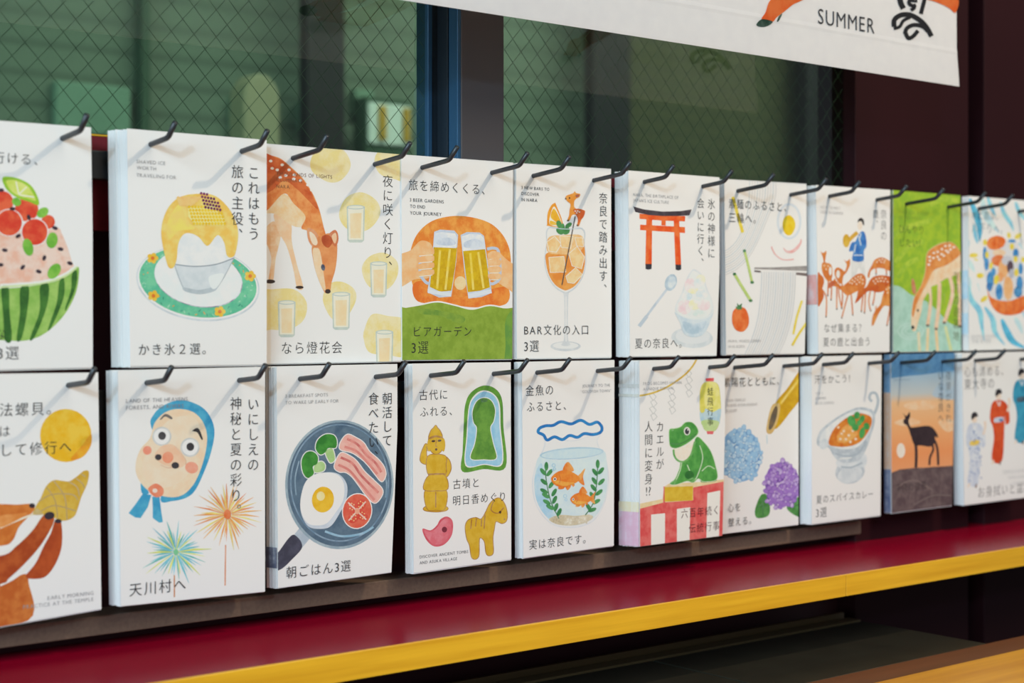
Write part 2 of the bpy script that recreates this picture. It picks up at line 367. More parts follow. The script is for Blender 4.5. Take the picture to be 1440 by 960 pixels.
# ------------------------------------------------------------------ hook rails
HA = [(88, 194, .012), (212, 203, .014), (340, 211, .014), (412, 221, .004), (527, 226, .004), (593.7, 235, .005), (691.6, 241.6, .005), (750, 245, .005), (835, 251, .005),
      (906, 255, .0135), (988, 261, .0135), (1037.3, 265, .006), (1111.4, 270, .006), (1166, 273.7, .0125), (1232.6, 278, .0125), (1274, 281, .004), (1333, 285, .004), (1375.5, 288, .007), (1431.5, 291, .007)]
HB = [(96.5, 543, .01), (205, 539, .012), (335, 535.5, .012), (422, 532.7, .0105), (528.4, 530, .0105), (605.7, 528, .007), (694, 525, .007), (755, 524, .0085), (840, 522, .0085), (919, 520, .018), (997.6, 518, .018),
      (1032.7, 516.5, .003), (1101.9, 515, .003), (1156.7, 513.5, .012), (1220.8, 510.6, .012), (1267, 510, .008), (1324.8, 508.4, .008), (1369.5, 507, .011), (1433.7, 505.7, .011)]
def rail(row, zt, z0, z1, label):
    r = thing('hook_rail', (.5, .009, Z0+z0), label, 'hook rail', 'hook rails')
    b = MB(); b.box(W0-.5, 1.62-.5, -.005, .0045, 0, z1-z0); b.build('bar', BLACK, r, bevel=.0008)
    for px, py, t in row:
        x = un(px, py, -t)[0]-.5; z = zt-z0
        h = MB(); p = [(x, .0, z-.010), (x, -.0035, z-.0050), (x, -.0085, z-.0032)]
        p += [(x, -.020, z-.0022), (x, -.042, z-.0002), (x, -.0455, z+.0004), (x, -.0475, z+.0014), (x, -.0492, z+.0030), (x, -.0555, z+.0088)]
        h.tube(p, .00175, 14)
        h.build('hook', HOOKM, r, smooth=True)
    return r
rail(HA, .1125, .0885, .1065, 'upper black metal rail whose bent hooks pierce the upper row of cards')
rail(HB, -.0373, -.0630, -.0440, 'lower black metal rail whose bent hooks pierce the lower row of cards')
# ------------------------------------------------------------------ shelf under the cards
sh = thing('shelf', (.5, -.05, Z0-.2235), 'long burgundy shelf with an oak front edge below the lower card row', 'shelf')
b = MB(); b.box(-1.1, 1.5, -.0516, .082, 0, .017); b.build('board', BURG, sh)
xs = un(1190, 815, -.1046)[0]-.5
for x0, x1 in ((-1.1, xs-.0003), (xs+.0003, 1.5)):
    b = MB(); b.box(x0, x1, -.0546, -.0516, -.0002, .0172); b.build('edge_strip', OAK, sh, bevel=.0004)['label'] = 'oak edge strip'
# ------------------------------------------------------------------ low cabinet under the shelf
cb = thing('cabinet', (.6, -.2, 0), 'low cabinet with dark olive top and oak front under the shelf', 'cabinet')
zc = Z0-.27
DOAK = mat('dark_stained_oak', (88, 68, 40), .5, c2=(74, 56, 32), nscale=50, stretch=(.12, 1.5, 2.5))
b = MB(); b.box(-.9, .56, -.35, .20, .0, zc-.014); b.build('body', OAKD, cb)
for x0, x1 in ((-.9, .2955), (.2975, .56)):
    b = MB(); b.box(x0, x1, .046, .176, zc-.012, zc); b.build('top_panel', OLIVE, cb, bevel=.0008)
b = MB(); b.box(-.9, .56, .178, .1925, zc-.012, zc+.001); b.build('back_trim', DOAK, cb)
b = MB(); b.box(-.9, .56, .1965, .2, zc-.012, zc+.005); b.build('back_lip', DOAK, cb)
b = MB(); b.box(-.9, .62, .012, .0445, zc-.012, zc+.0005); b.build('half_shadow_board', mat('half_shadow_oak', (104, 58, 32), .45, c2=(90, 50, 26), nscale=50, stretch=(.12, 1.5, 2.5)), cb)  # oak in half shadow, the shade put into its brown colour
b = MB(); b.box(-.9, .62, -.35, .0115, zc-.012, zc+.001); b.build('front_board', OAKD, cb)
# ------------------------------------------------------------------ card stacks
G = (168, 166, 164); K = (52, 50, 50); GA = 'upper row of illustrated travel cards'; GB = 'lower row of illustrated travel cards'
LAST = {}
def stack(row, tl, tr, br, bl, t, view, art, label, back=None, mid=None, edges=(), n=None, shift=0):
    y = -t; c = {}
    rt = un(*tr, y); rb = un(*br, y)
    lim = LAST.get(row, -9)
    def left(p, r):
        if p is None: return (max(lim+.0006, r[0]-.112), r[2])
        q = un(*p, y); return (q[0], q[2])
    TR_, BR_ = (rt[0], rt[2]), (rb[0], rb[2]); TL_ = left(tl, rt); BL_ = left(bl, rb)
    if tl is None: TL_ = (TL_[0], TR_[1]); BL_ = (BL_[0], BR_[1])
    out = [BL_, BR_]
    if mid: m = un(*mid, y); out.append((m[0], m[2]))
    out += [TR_, TL_]
    LAST[row] = max(TR_[0], BR_[0], out[2][0])
    rx, rz = (BL_[0]+BR_[0])/2, min(BL_[1], BR_[1]); ry = -t/2
    root = thing('card_stack', (rx, ry, rz+Z0), label, 'card stack', GA if row == 'A' else GB)
    sh_ = lambda v: [(a-rx, b-ry, c_-rz) for a, b, c_ in v]
    def sheet(mb, y0, y1, dx0, dx1, dz):
        k = len(out); z0, z1 = BL_[1], TL_[1]
        f = lambda p: dx0+(dx1-dx0)*(p[1]-z0)/(z1-z0)
        o = len(mb.v); mb.v += [(p[0]+f(p), y0, p[1]+dz) for p in out]+[(p[0]+f(p), y1, p[1]+dz) for p in out]
        mb.f += [tuple(range(o, o+k)), tuple(range(o+k, o+2*k))[::-1]]+[(o+i, o+k+i, o+k+(i+1) % k, o+(i+1) % k) for i in range(k)]; mb.m += [0]*(k+2)
    fc = MB(); sheet(fc, y, y+.00035, 0, 0, 0); fc.v = sh_(fc.v); front = fc.build('front_card', PAPER, root)
    ps = MB(); N = n or max(2, round(t/.00085)); bx0 = bx1 = 0
    if back:
        q = un(*back, -.0008); bx0 = q[0]-BL_[0]; bx1 = bx0 if len(back) < 3 else bx0
    rr = random.Random(hash(label) % 1000 if False else len(label)*7+int(t*1e4))
    dep = t-.0006-.0008
    for i in range(N):
        k = i/max(1, N-1); yy = -.0008-dep*k*(N-1)/N; th = dep/N*.96
        j = rr.uniform(-.0003, .0003)+shift*(1-k)
        sheet(ps, yy-th, yy, bx0*(1-k)+j, bx1*(1-k)+j+rr.uniform(-.0003, .0003), rr.uniform(-.0009, -.0001))
    ps.v = sh_(ps.v); pg = ps.build('page_stack', PAPER, root)
    if edges:
        e = MB()
        for ya, yb, ca in edges:
            for py, pz in ((ya, yb),):
                za = un(tl[0] if tl else tr[0], ya, y)[2]; zb = un(bl[0] if bl else br[0], yb, y)[2]
                xf = lambda z: TL_[0]+(BL_[0]-TL_[0])*(TL_[1]-z)/(TL_[1]-BL_[1])
                K_ = max(3, N//2); y0_, y1_ = -.0010, y+.0005
                for k_ in range(K_):
                    u, v = k_/K_, (k_+1)/K_; g = rr.uniform(0, .55); cc = tuple(c0+(236-c0)*g for c0 in ca); P_ = lambda z, w: (xf(z)+bx0*(1-w)-.0007, y0_+(y1_-y0_)*w, z)
                    e.poly([P_(za, u), P_(za, v), P_(zb, v), P_(zb, u)], ink(cc), ink(ca))
        e.v = sh_(e.v); e.build('printed_edge', PAINT, pg)
    a = Art(*view, t, out); a._gq = []
    art(a); a.flush()
    if a.mb.v: a.mb.v = sh_(a.mb.v); a.mb.build('illustration', PAINT, front)
    if a.tx.v: a.tx.v = sh_(a.tx.v); a.tx.build('lettering', INKM, front)
    return root
def deer_spots(a, pts, r=8): a.dots(pts, r, (250, 236, 222), ry=r*.8)
# ---- upper row
def art_melon(a):
    a.P([(-250, 440), (60, 440), (130, 410), (215, 425), (232, 450), (250, 490), (272, 560), (286, 590), (200, 628), (0, 645), (-250, 620)], (246, 214, 196), (240, 186, 160))
    a.P([(-240, 650), (0, 655), (150, 640), (240, 615), (290, 573), (296, 605), (283, 675), (240, 755), (170, 822), (95, 850), (0, 848), (-200, 840)], (166, 202, 104), (140, 186, 84))
    for q in ([(5, 655), (32, 652), (36, 740), (44, 846), (18, 848), (12, 760)], [(76, 655), (108, 650), (102, 740), (82, 838), (62, 846), (74, 750)], [(150, 648), (182, 640), (176, 720), (132, 832), (112, 842), (148, 740)], [(222, 630), (240, 618), (238, 690), (196, 794), (180, 806), (212, 710)], [(270, 600), (288, 590), (284, 650), (248, 735), (246, 720), (266, 660)]):
        a.P(q, (74, 128, 52), (52, 100, 42))
    a.L([(0, 650), (150, 636), (240, 610), (290, 573)], 7, (206, 226, 150)); a.L([(0, 641), (150, 630), (235, 604), (286, 568)], 8, (240, 238, 226))
    for x, y, r in ((180, 405, 26), (8, 332, 42), (100, 358, 44), (130, 443, 48), (34, 408, 48), (-60, 380, 45), (-90, 450, 48)):
        a.E(x, y, r+4, r+4, (250, 240, 232)); a.E(x, y, r, r*1.02, (222, 64, 44), (236, 104, 66))
    a.P([(10, 238), (60, 240), (112, 265), (140, 308), (145, 342), (110, 330), (60, 312), (22, 280)], (164, 206, 60), (150, 196, 50)); a.P([(24, 250), (62, 250), (104, 272), (128, 308), (132, 326), (98, 316), (56, 300), (32, 276)], (226, 230, 130), (206, 220, 90))
    for q in ([(70, 300), (60, 254)], [(70, 302), (100, 274)], [(72, 304), (128, 312)]): a.L(q, 5, (244, 244, 206))
    for x, y, rx, ry, ro in ((105, 500, 19, 33, -14), (195, 474, 21, 30, 10), (160, 370, 24, 17, -35), (203, 590, 21, 32, 35), (62, 330, 18, 15, 30)): a.E(x, y, rx, ry, (112, 180, 62), (144, 200, 80), ro)
    for x, y, ro in ((4, 286, 0), (108, 388, 70), (68, 458, -30), (18, 511, 10), (206, 428, 20), (227, 507, 10), (85, 575, -50), (145, 591, 20), (166, 540, -70), (262, 560, 20), (2, 566, 0), (47, 356, 0)): a.E(x, y, 11, 7, (70, 56, 66), (50, 42, 50), ro)
    a.T('行ける、', -28, 183, 172); a.T('な', -24, 846, 26); a.T('3選', -14, 922, 75)
stack('A', (-62, 165), (128, 179), (130.5, 516.5), (-60, 521), .012, (0, 160, 2.6667), art_melon, 'card stack showing melon-bowl shaved ice, cut off by the left side of the photo', mid=(130.3, 330))
def art_kakigori(a):
    a.E(342, 635, 233, 140, (204, 210, 212), (222, 226, 226), 9, 48); a.E(342, 633, 228, 135, (244, 244, 240), None, 9, 48); a.E(342, 631, 222, 130, (94, 190, 150), (124, 206, 160), 9, 48)
    a.E(344, 617, 168, 106, (140, 120, 150), (226, 226, 230), 12, 40); a.E(343, 615, 166, 105, (242, 242, 238), (236, 238, 236), 12, 40)
    rr = random.Random(3)
    for k in range(64):
        th = k*.0982; x = 342+195*math.cos(th)*1.0-18*math.sin(th)*.6+rr.uniform(-16, 16); y = 626+120*math.sin(th)+22*math.cos(th)+rr.uniform(-7, 7)
        a.L([(x, y), (x+rr.uniform(-10, 10), y+rr.uniform(-10, 10))], 4, rr.choice([(222, 150, 70), (60, 150, 120), (150, 210, 170)]))
    for x, y in ((172, 541), (175, 682), (424, 741), (538, 608)):
        a.dots([(x+13*math.cos(k*1.257), y+12*math.sin(k*1.257)) for k in range(5)], 9, (240, 190, 60), (246, 206, 96)); a.E(x, y, 7, 7, (226, 120, 50))
    a.P([(262, 450), (330, 430), (420, 430), (470, 480), (474, 540), (400, 565), (300, 572), (256, 565)], (242, 241, 236), (232, 233, 230))
    a.P([(254, 566), (330, 574), (410, 566), (476, 540), (440, 610), (408, 660), (340, 674), (290, 660), (268, 610)], (224, 227, 226), (212, 218, 218), False)
    a.L([(254, 564), (330, 572), (410, 564), (478, 540)], 4, (150, 158, 164)); a.L([(254, 566), (270, 612), (290, 660)], 3, (176, 184, 188)); a.L([(476, 542), (440, 612), (408, 660)], 3, (176, 184, 188))
    a.P([(288, 650), (345, 660), (408, 648), (404, 664), (350, 676), (296, 666)], (176, 186, 188), (196, 204, 206)); a.P([(384, 610), (440, 600), (414, 650), (392, 652)], (236, 238, 238))
    a.P([(204, 450), (210, 400), (235, 345), (275, 312), (330, 300), (400, 305), (450, 345), (480, 395), (493, 450), (483, 520), (468, 538), (450, 530), (440, 482), (415, 455), (378, 495), (345, 462), (310, 447), (285, 455), (268, 490), (262, 545), (250, 576), (232, 575), (220, 540), (211, 500)], (247, 196, 92), (250, 216, 124))
    a.P([(225, 420), (245, 370), (275, 340), (300, 400), (330, 430), (270, 440), (235, 470)], (248, 222, 110), (250, 212, 118))
    for i in range(4):
        a.dots([(268+j*13+i*3, 316+i*8) for j in range(7-i)], 7, (248, 204, 130), (244, 186, 110))
    a.P([(305, 348), (400, 345), (445, 398), (440, 418), (330, 416), (305, 385)], (251, 234, 160), (249, 226, 140), False)
    for i in range(6):
        a.dots([(309+j*11.5+i*3.5, 349+i*12.5) for j in range(6 if i < 1 else 11)], 5.2, (236, 190, 30), (244, 206, 60), ry=5.6)
    for i in range(5):
        a.dots([(354+j*11+i*4, 298+i*13+j*2) for j in range(3 if i == 0 else 6 if i > 1 else 5)], 4.9, (128, 40, 100), (96, 30, 84), ry=5.4)
    a.T('SHAVED ICE', 111, 185, 222, G); a.T('WORTH', 112, 208, 187, G); a.T('TRAVELING FOR', 111, 236, 262, G)
    a.V('これはもう', 551, 192, 478); a.V('旅の主役、', 490, 188, 480); a.T('かき氷２選。', 116, 905, 400)
stack('A', (178.5, 180.6), (375, 196.8), (375, 512.5), (183, 515), .014, (150, 160, 2.6667), art_kakigori, 'card stack showing yellow shaved ice on a green plate', back=(161, 514), shift=-.002, n=13)
def art_lantern(a):
    Y1, Y2 = (240, 220, 146), (243, 228, 178)
    for q in ([(215, 140), (235, 95), (290, 70), (350, 90), (376, 150), (340, 205), (290, 215), (230, 180)], [(470, 130), (490, 90), (540, 85), (620, 90), (620, 210), (540, 200), (490, 180)], [(330, 335), (360, 275), (420, 255), (480, 290), (492, 345), (450, 400), (390, 412), (345, 385)], [(420, 560), (450, 510), (510, 495), (560, 530), (560, 590), (520, 640), (450, 630)], [(0, 650), (60, 640), (150, 640), (200, 690), (190, 760), (130, 800), (60, 800), (0, 800)], [(265, 680), (290, 620), (340, 610), (390, 640), (395, 690), (350, 760), (300, 755)], [(430, 800), (460, 740), (520, 745), (600, 770), (600, 900), (520, 900), (450, 890), (428, 840)]):
        a.P(q, Y1, Y2)
    for x, y, w, h in ((396, 382, 72, 138), (487, 603, 68, 132), (338, 728, 72, 140), (122, 759, 70, 136), (510, 876, 70, 134)):
        w2, h2 = w/2, h/2
        a.P([(x-w2, y-h2), (x+w2, y-h2), (x+w2-3, y+h2-5), (x+w2-12, y+h2+3), (x-w2+12, y+h2+3), (x-w2+3, y+h2-5)], (190, 202, 194), (206, 214, 200), False)
        a.P([(x-w2+5, y-h2+4), (x+w2-5, y-h2+4), (x+w2-8, y+h2-8), (x-w2+8, y+h2-8)], (238, 232, 206), (244, 236, 214), False)
        a.P([(x-w2+13, y-h2+26), (x+w2-13, y-h2+24), (x+w2-16, y+h2-14), (x-w2+15, y+h2-14)], (246, 216, 168), (248, 224, 184), False)
        a.E(x, y-h2+1, w2, 9, (196, 206, 198)); a.E(x, y-h2+1, w2-6, 5.5, (236, 234, 212))
    Lg = (248, 214, 176); Ld = (226, 138, 84)
    a.P([(30, 420), (70, 370), (98, 420), (78, 520), (68, 606), (50, 606), (60, 510)], Lg, (238, 184, 134)); a.P([(72, 340), (136, 370), (142, 450), (162, 540), (187, 632), (163, 634), (148, 560), (122, 470), (88, 410)], Lg, (244, 200, 156))
    a.P([(0, 330), (75, 340), (120, 372), (160, 392), (200, 386), (190, 330), (130, 270), (40, 240), (0, 240)], (249, 222, 186), (246, 204, 150))
    a.P([(0, 100), (42, 106), (95, 120), (150, 165), (190, 205), (225, 260), (250, 320), (268, 390), (276, 432), (245, 440), (205, 408), (180, 396), (196, 350), (150, 300), (110, 260), (40, 330), (0, 330)], (228, 128, 66), (240, 164, 96))
    a.P([(0, 104), (90, 122), (148, 168), (186, 206), (222, 262), (246, 322), (210, 290), (160, 240), (110, 210), (60, 250), (0, 260)], (204, 88, 44), (222, 116, 62))
    a.P([(222, 470), (245, 440), (276, 420), (304, 420), (320, 445), (322, 500), (315, 560), (300, 612), (294, 648), (278, 656), (264, 638), (240, 580), (226, 520)], (226, 140, 82), (236, 160, 100)); a.P([(226, 480), (250, 480), (262, 530), (270, 590), (276, 640), (264, 636), (240, 580), (228, 525)], (248, 218, 184), (248, 206, 160))
    a.P([(202, 405), (212, 396), (238, 412), (254, 446), (248, 474), (226, 472), (208, 446)], (222, 136, 80)); a.P([(212, 412), (232, 424), (244, 452), (236, 466), (220, 452)], (248, 214, 180))
    a.P([(288, 424), (312, 404), (325, 420), (326, 450), (314, 470), (298, 452)], (208, 106, 56)); a.P([(300, 430), (316, 416), (320, 440), (312, 458)], (244, 196, 150)); a.P([(262, 430), (288, 425), (304, 450), (286, 475), (264, 458)], (178, 76, 42), (200, 96, 54))
    a.E(266, 553, 8, 13, (60, 66, 86), None, -10); a.E(285, 648, 11, 9, (70, 56, 54)); a.E(173, 632, 16, 6, (62, 50, 46)); a.E(56, 609, 20, 8, (62, 50, 46))
    deer_spots(a, [(58, 131), (104, 146), (84, 166), (131, 166), (152, 186), (186, 190), (118, 188), (150, 202), (176, 208), (206, 226), (221, 246), (64, 160), (200, 204), (96, 196)], 7)
    Kd = (128, 84, 62)
    a.T('THOUSANDS OF LIGHTS', 81, 187, 304, Kd); a.T('ILLUMINATE', 81, 211, 186, Kd); a.T('NARA', 81, 238, 134, Kd)
    a.V('夜に咲く灯り、', 523, 182, 578); a.T('なら燈花会', 98, 897, 345)
stack('A', None, (563.6, 217), (565, 507.6), None, .004, (360, 180, 2.8235), art_lantern, 'card stack showing a grazing deer among glass candle lanterns')
def art_beer(a):
    a.P([(80, 470), (110, 400), (170, 350), (260, 330), (350, 340), (420, 370), (470, 430), (490, 510), (480, 640), (440, 690), (340, 702), (230, 684), (120, 680), (90, 620), (76, 540)], (244, 168, 78), (232, 132, 52))
    a.P([(90, 610), (150, 600), (260, 660), (340, 650), (470, 620), (470, 690), (340, 704), (230, 690), (110, 680)], (232, 118, 46), (242, 152, 66))
    a.P([(0, 705), (60, 700), (120, 690), (190, 678), (260, 692), (330, 708), (400, 693), (460, 702), (560, 722), (560, 960), (0, 960)], (250, 246, 236)); a.P([(0, 712), (60, 706), (120, 696), (190, 684), (260, 698), (330, 714), (400, 699), (460, 708), (560, 728), (560, 960), (0, 960)], (148, 174, 66), (132, 160, 54))
    a.P([(120, 710), (220, 720), (300, 745), (280, 770), (200, 740), (120, 730)], (112, 150, 60), (140, 168, 64))
    a.P([(474, 740), (560, 700), (560, 960), (470, 960), (468, 860)], (104, 152, 70), (122, 164, 66))
    Sk = (248, 200, 148); Sk2 = (244, 184, 124)
    a.P([(20, 505), (80, 470), (120, 432), (160, 442), (172, 480), (168, 560), (150, 585), (96, 590), (20, 622)], Sk, Sk2); a.P([(396, 490), (430, 474), (470, 506), (530, 560), (530, 660), (480, 630), (440, 605), (400, 575)], Sk, Sk2)
    Gl = (196, 206, 220)
    a.P([(176, 395), (200, 386), (258, 390), (274, 408), (266, 520), (246, 660), (196, 664), (148, 642), (160, 560), (172, 450)], Gl, (216, 222, 230), False); a.P([(284, 408), (310, 396), (362, 398), (380, 412), (392, 500), (412, 645), (370, 662), (316, 668), (300, 560)], Gl, (216, 222, 230), False)
    a.P([(174, 456), (270, 460), (262, 540), (246, 636), (200, 640), (158, 620)], (222, 184, 30), (204, 162, 24), False); a.P([(294, 474), (384, 466), (394, 540), (404, 622), (364, 636), (314, 642)], (222, 184, 30), (204, 162, 24), False)
    for q in ([(200, 470), (188, 628)], [(240, 466), (222, 632)], [(324, 482), (336, 632)], [(356, 478), (378, 626)]): a.L(q, 9, (238, 208, 74))
    a.P([(178, 402), (204, 396), (262, 402), (270, 420), (266, 462), (174, 458)], (240, 241, 240), (220, 226, 234), False); a.P([(288, 414), (320, 404), (366, 406), (378, 420), (386, 466), (292, 474)], (240, 241, 240), (220, 226, 234), False)
    a.P([(190, 428), (230, 418), (260, 432), (262, 446), (230, 452), (188, 446)], (198, 208, 220), (222, 228, 234)); a.P([(300, 438), (340, 424), (372, 436), (376, 454), (330, 460), (300, 458)], (198, 208, 220), (222, 228, 234))
    a.P([(150, 630), (246, 646), (244, 660), (150, 646)], (226, 230, 234), None, False); a.P([(314, 650), (408, 630), (412, 646), (318, 666)], (226, 230, 234), None, False)
    a.L([(158, 470), (126, 482), (118, 560), (140, 600), (160, 606)], 12, Gl); a.L([(392, 466), (420, 462), (440, 480), (444, 580), (420, 606), (404, 606)], 12, Gl)
    for k in range(4):
        a.P([(112, 470+k*29), (168, 462+k*29), (176, 476+k*28), (168, 490+k*27), (114, 494+k*27)], Sk, Sk2); a.L([(114, 494+k*28), (168, 490+k*27.5)], 3, (252, 236, 216))
        a.P([(398, 482+k*29), (440, 478+k*29), (450, 492+k*28), (440, 508+k*27), (402, 506+k*27)], Sk, Sk2); a.L([(402, 508+k*28), (440, 508+k*27.5)], 3, (252, 236, 216))
    a.E(283, 605, 24, 28, (250, 218, 166), (246, 200, 140))
    a.T('旅を締めくくる、', 70, 224, 408); a.T('3 BEER GARDENS', 76, 271, 216, K); a.T('TO END', 77, 297, 141, K); a.T('YOUR JOURNEY', 77, 324, 207, K); a.T('ビアガーデン', 86, 824, 332); a.T('3選', 80, 894, 156)
stack('A', (564.3, 217), (721.5, 228.5), (720.3, 504.6), (565.6, 506), .005, (550, 190, 2.9091), art_beer, 'card stack showing two clinking beer mugs over a green hill')
def art_cocktail(a):
    Gg = (206, 210, 212)
    a.E(256, 860, 64, 21, Gg, (222, 224, 222)); a.E(256, 857, 54, 14, (236, 235, 230)); a.P([(243, 630), (270, 630), (267, 660), (266, 820), (276, 855), (238, 855), (250, 820), (250, 660)], (214, 217, 217), (226, 227, 225)); a.L([(258, 650), (258, 840)], 4, (242, 241, 238))
    a.P([(188, 356), (174, 430), (166, 500), (178, 560), (206, 608), (244, 634), (270, 634), (306, 606), (334, 556), (344, 495), (337, 430), (326, 362)], Gg, (220, 223, 223)); a.P([(192, 360), (178, 430), (171, 500), (182, 558), (210, 604), (246, 629), (268, 629), (302, 602), (329, 554), (339, 495), (332, 430), (321, 366)], (240, 236, 228))
    a.P([(174, 470), (210, 460), (250, 466), (300, 440), (332, 432), (338, 495), (328, 553), (301, 600), (266, 622), (246, 622), (211, 600), (184, 556), (172, 500)], (240, 168, 84), (232, 142, 60)); a.P([(186, 400), (240, 392), (320, 392), (332, 440), (290, 470), (200, 470), (176, 450)], (246, 206, 150), (240, 180, 110))
    for q in ([(178, 420), (210, 398), (236, 430), (216, 462), (186, 458)], [(232, 396), (286, 398), (276, 446), (238, 442)], [(186, 486), (248, 482), (256, 546), (192, 548)], [(270, 470), (304, 440), (334, 484), (322, 532), (284, 520)], [(258, 566), (298, 530), (326, 558), (290, 594), (266, 590)], [(296, 402), (326, 404), (330, 440), (304, 436)]):
        a.L(q, 6, (244, 238, 226), closed=True, sm=False); a.P(q, (248, 214, 160), (244, 194, 126), False)
    a.P([(178, 345), (180, 300), (194, 268), (208, 257), (216, 264), (244, 352), (180, 352)], (240, 154, 46), (244, 170, 60)); a.P([(190, 346), (192, 305), (210, 272), (240, 350)], (250, 240, 220)); a.P([(194, 318), (208, 280), (238, 344)], (246, 190, 60), (240, 170, 40)); a.P([(192, 330), (230, 346), (194, 348)], (246, 190, 60))
    for x, y, rx, ry, ro in ((228, 345, 11, 16, -20), (232, 374, 18, 13, 40), (258, 374, 17, 14, -40), (268, 350, 16, 9, -35), (244, 362, 8, 20, 0)): a.E(x, y, rx, ry, (92, 158, 92), (66, 130, 74), ro)
    a.L([(296, 312), (240, 602)], 4.5, (96, 84, 80)); a.L([(188, 358), (256, 366), (326, 362)], 3, (200, 214, 222))
    O1, O2 = (236, 152, 60), (242, 172, 84)
    a.P([(254, 238), (258, 226), (272, 220), (288, 214), (294, 206), (300, 214), (316, 218), (314, 230), (300, 238), (292, 250), (292, 272), (304, 282), (326, 284), (338, 290), (333, 300), (330, 316), (322, 326), (312, 352), (303, 350), (310, 322), (302, 308), (284, 306), (272, 330), (262, 331), (270, 308), (272, 286), (276, 262), (264, 250)], O1, O2)
    a.P([(288, 284), (312, 280), (336, 290), (332, 312), (318, 330), (308, 350), (306, 320), (296, 302)], (206, 92, 44), (222, 116, 60)); a.P([(298, 222), (314, 221), (310, 230), (300, 232)], (170, 90, 70)); deer_spots(a, [(296, 290), (306, 290), (302, 298), (314, 294)], 3.4); a.E(272, 235, 3, 4, (60, 44, 40)); a.E(256, 238, 3.5, 3.5, (70, 50, 44))
    for x, y in ((266, 330), (306, 350)): a.E(x, y, 5, 3.5, (90, 50, 36))
    a.T('3 NEW BARS TO', 69, 197, 188, K); a.T('DISCOVER', 69, 222, 145, K); a.T('IN NARA', 69, 248, 137, K)
    a.V('奈良で踏み出す、', 414, 208, 645); a.T('BAR文化の入口', 78, 813, 356); a.T('3選', 78, 884, 146)
stack('A', (725.7, 229), (859.3, 237.3), (860, 502.3), (726.8, 504.3), .0048, (710, 200, 3.0), art_cocktail, 'card stack showing an orange cocktail with a deer-shaped stirrer', back=(719.8, 504))
def art_torii(a):
    R1, R2 = (236, 86, 34), (244, 122, 60)
    a.P([(133, 317), (342, 328), (342, 356), (133, 342)], R1, R2, False); a.P([(232, 290), (252, 292), (252, 322), (232, 320)], R1, R2, False)
    a.P([(162, 288), (189, 290), (187, 506), (157, 506)], R1, R2, False); a.P([(289, 296), (315, 298), (324, 506), (297, 506)], R1, R2, False); a.P([(130, 266), (235, 276), (343, 277), (342, 302), (235, 298), (130, 290)], R1, R2, False)
    a.P([(101, 232), (150, 246), (235, 256), (320, 254), (373, 246), (362, 274), (300, 277), (235, 277), (170, 272), (110, 258)], (84, 74, 80), (62, 54, 60), False)
    a.P([(158, 500), (187, 500), (186, 523), (172, 527), (158, 523)], (58, 56, 64), None, False); a.P([(297, 503), (324, 503), (324, 526), (310, 530), (298, 526)], (58, 56, 64), None, False)
    a.L([(262, 612), (210, 680), (150, 760), (130, 786)], 11, (190, 202, 212), (212, 220, 226)); a.L([(165, 742), (128, 790)], 17, (196, 208, 216)); a.E(276, 586, 27, 40, (176, 196, 208), (206, 220, 228), 18); a.E(280, 584, 18, 28, (204, 218, 226), (228, 234, 238), 18)
    a.E(375, 843, 97, 48, (214, 220, 220), (226, 229, 228), 3); a.E(378, 836, 80, 36, (230, 232, 230))
    a.P([(385, 524), (425, 555), (447, 618), (468, 668), (474, 712), (452, 748), (400, 762), (338, 754), (300, 726), (298, 690), (324, 640), (340, 590), (362, 544)], (224, 228, 228), (234, 235, 232)); a.P([(386, 532), (420, 560), (440, 620), (462, 670), (466, 708), (446, 742), (400, 754), (340, 746), (306, 722), (306, 690), (332, 640), (348, 590), (368, 548)], (240, 240, 236), (234, 238, 238))
    for x, y, rx, ry, c in ((365, 600, 26, 34, (244, 218, 218)), (415, 575, 22, 26, (246, 240, 206)), (385, 625, 30, 14, (250, 238, 186)), (350, 650, 26, 18, (214, 230, 236)), (420, 640, 28, 24, (214, 230, 236)), (340, 700, 34, 34, (246, 214, 216)), (385, 690, 28, 24, (248, 238, 196)), (430, 690, 30, 26, (246, 220, 220)), (405, 730, 30, 16, (220, 234, 226)), (400, 590, 18, 22, (222, 234, 238))): a.E(x, y, rx, ry, c, (242, 240, 236))
    a.P([(294, 722), (340, 750), (400, 758), (454, 744), (476, 712), (462, 760), (430, 824), (382, 840), (338, 824), (316, 770)], (204, 220, 228), (224, 232, 234)); a.P([(330, 768), (380, 778), (440, 766), (420, 812), (380, 826), (346, 814)], (182, 204, 216), (214, 226, 232))
    a.L([(295, 722), (340, 748), (400, 757), (454, 744), (476, 714)], 5, (232, 236, 236))
    a.T("NARA, THE BIRTHPLACE OF", 100, 184, 313, G); a.T("JAPAN'S ICE CULTURE", 100, 210, 268, G)
    a.V('氷の神様に', 464, 192, 478); a.V('会いに行く、', 414, 190, 520); a.T('夏の奈良へ。', 107, 893, 350)
stack('A', (883.6, 239.6), (1011.7, 249.3), (1007.6, 499.6), (885.9, 501), .0135, (860, 220, 3.3103), art_torii, 'card stack showing a red shrine gate, a spoon and pastel shaved ice', back=(866.6, 501), mid=(1011.8, 380))
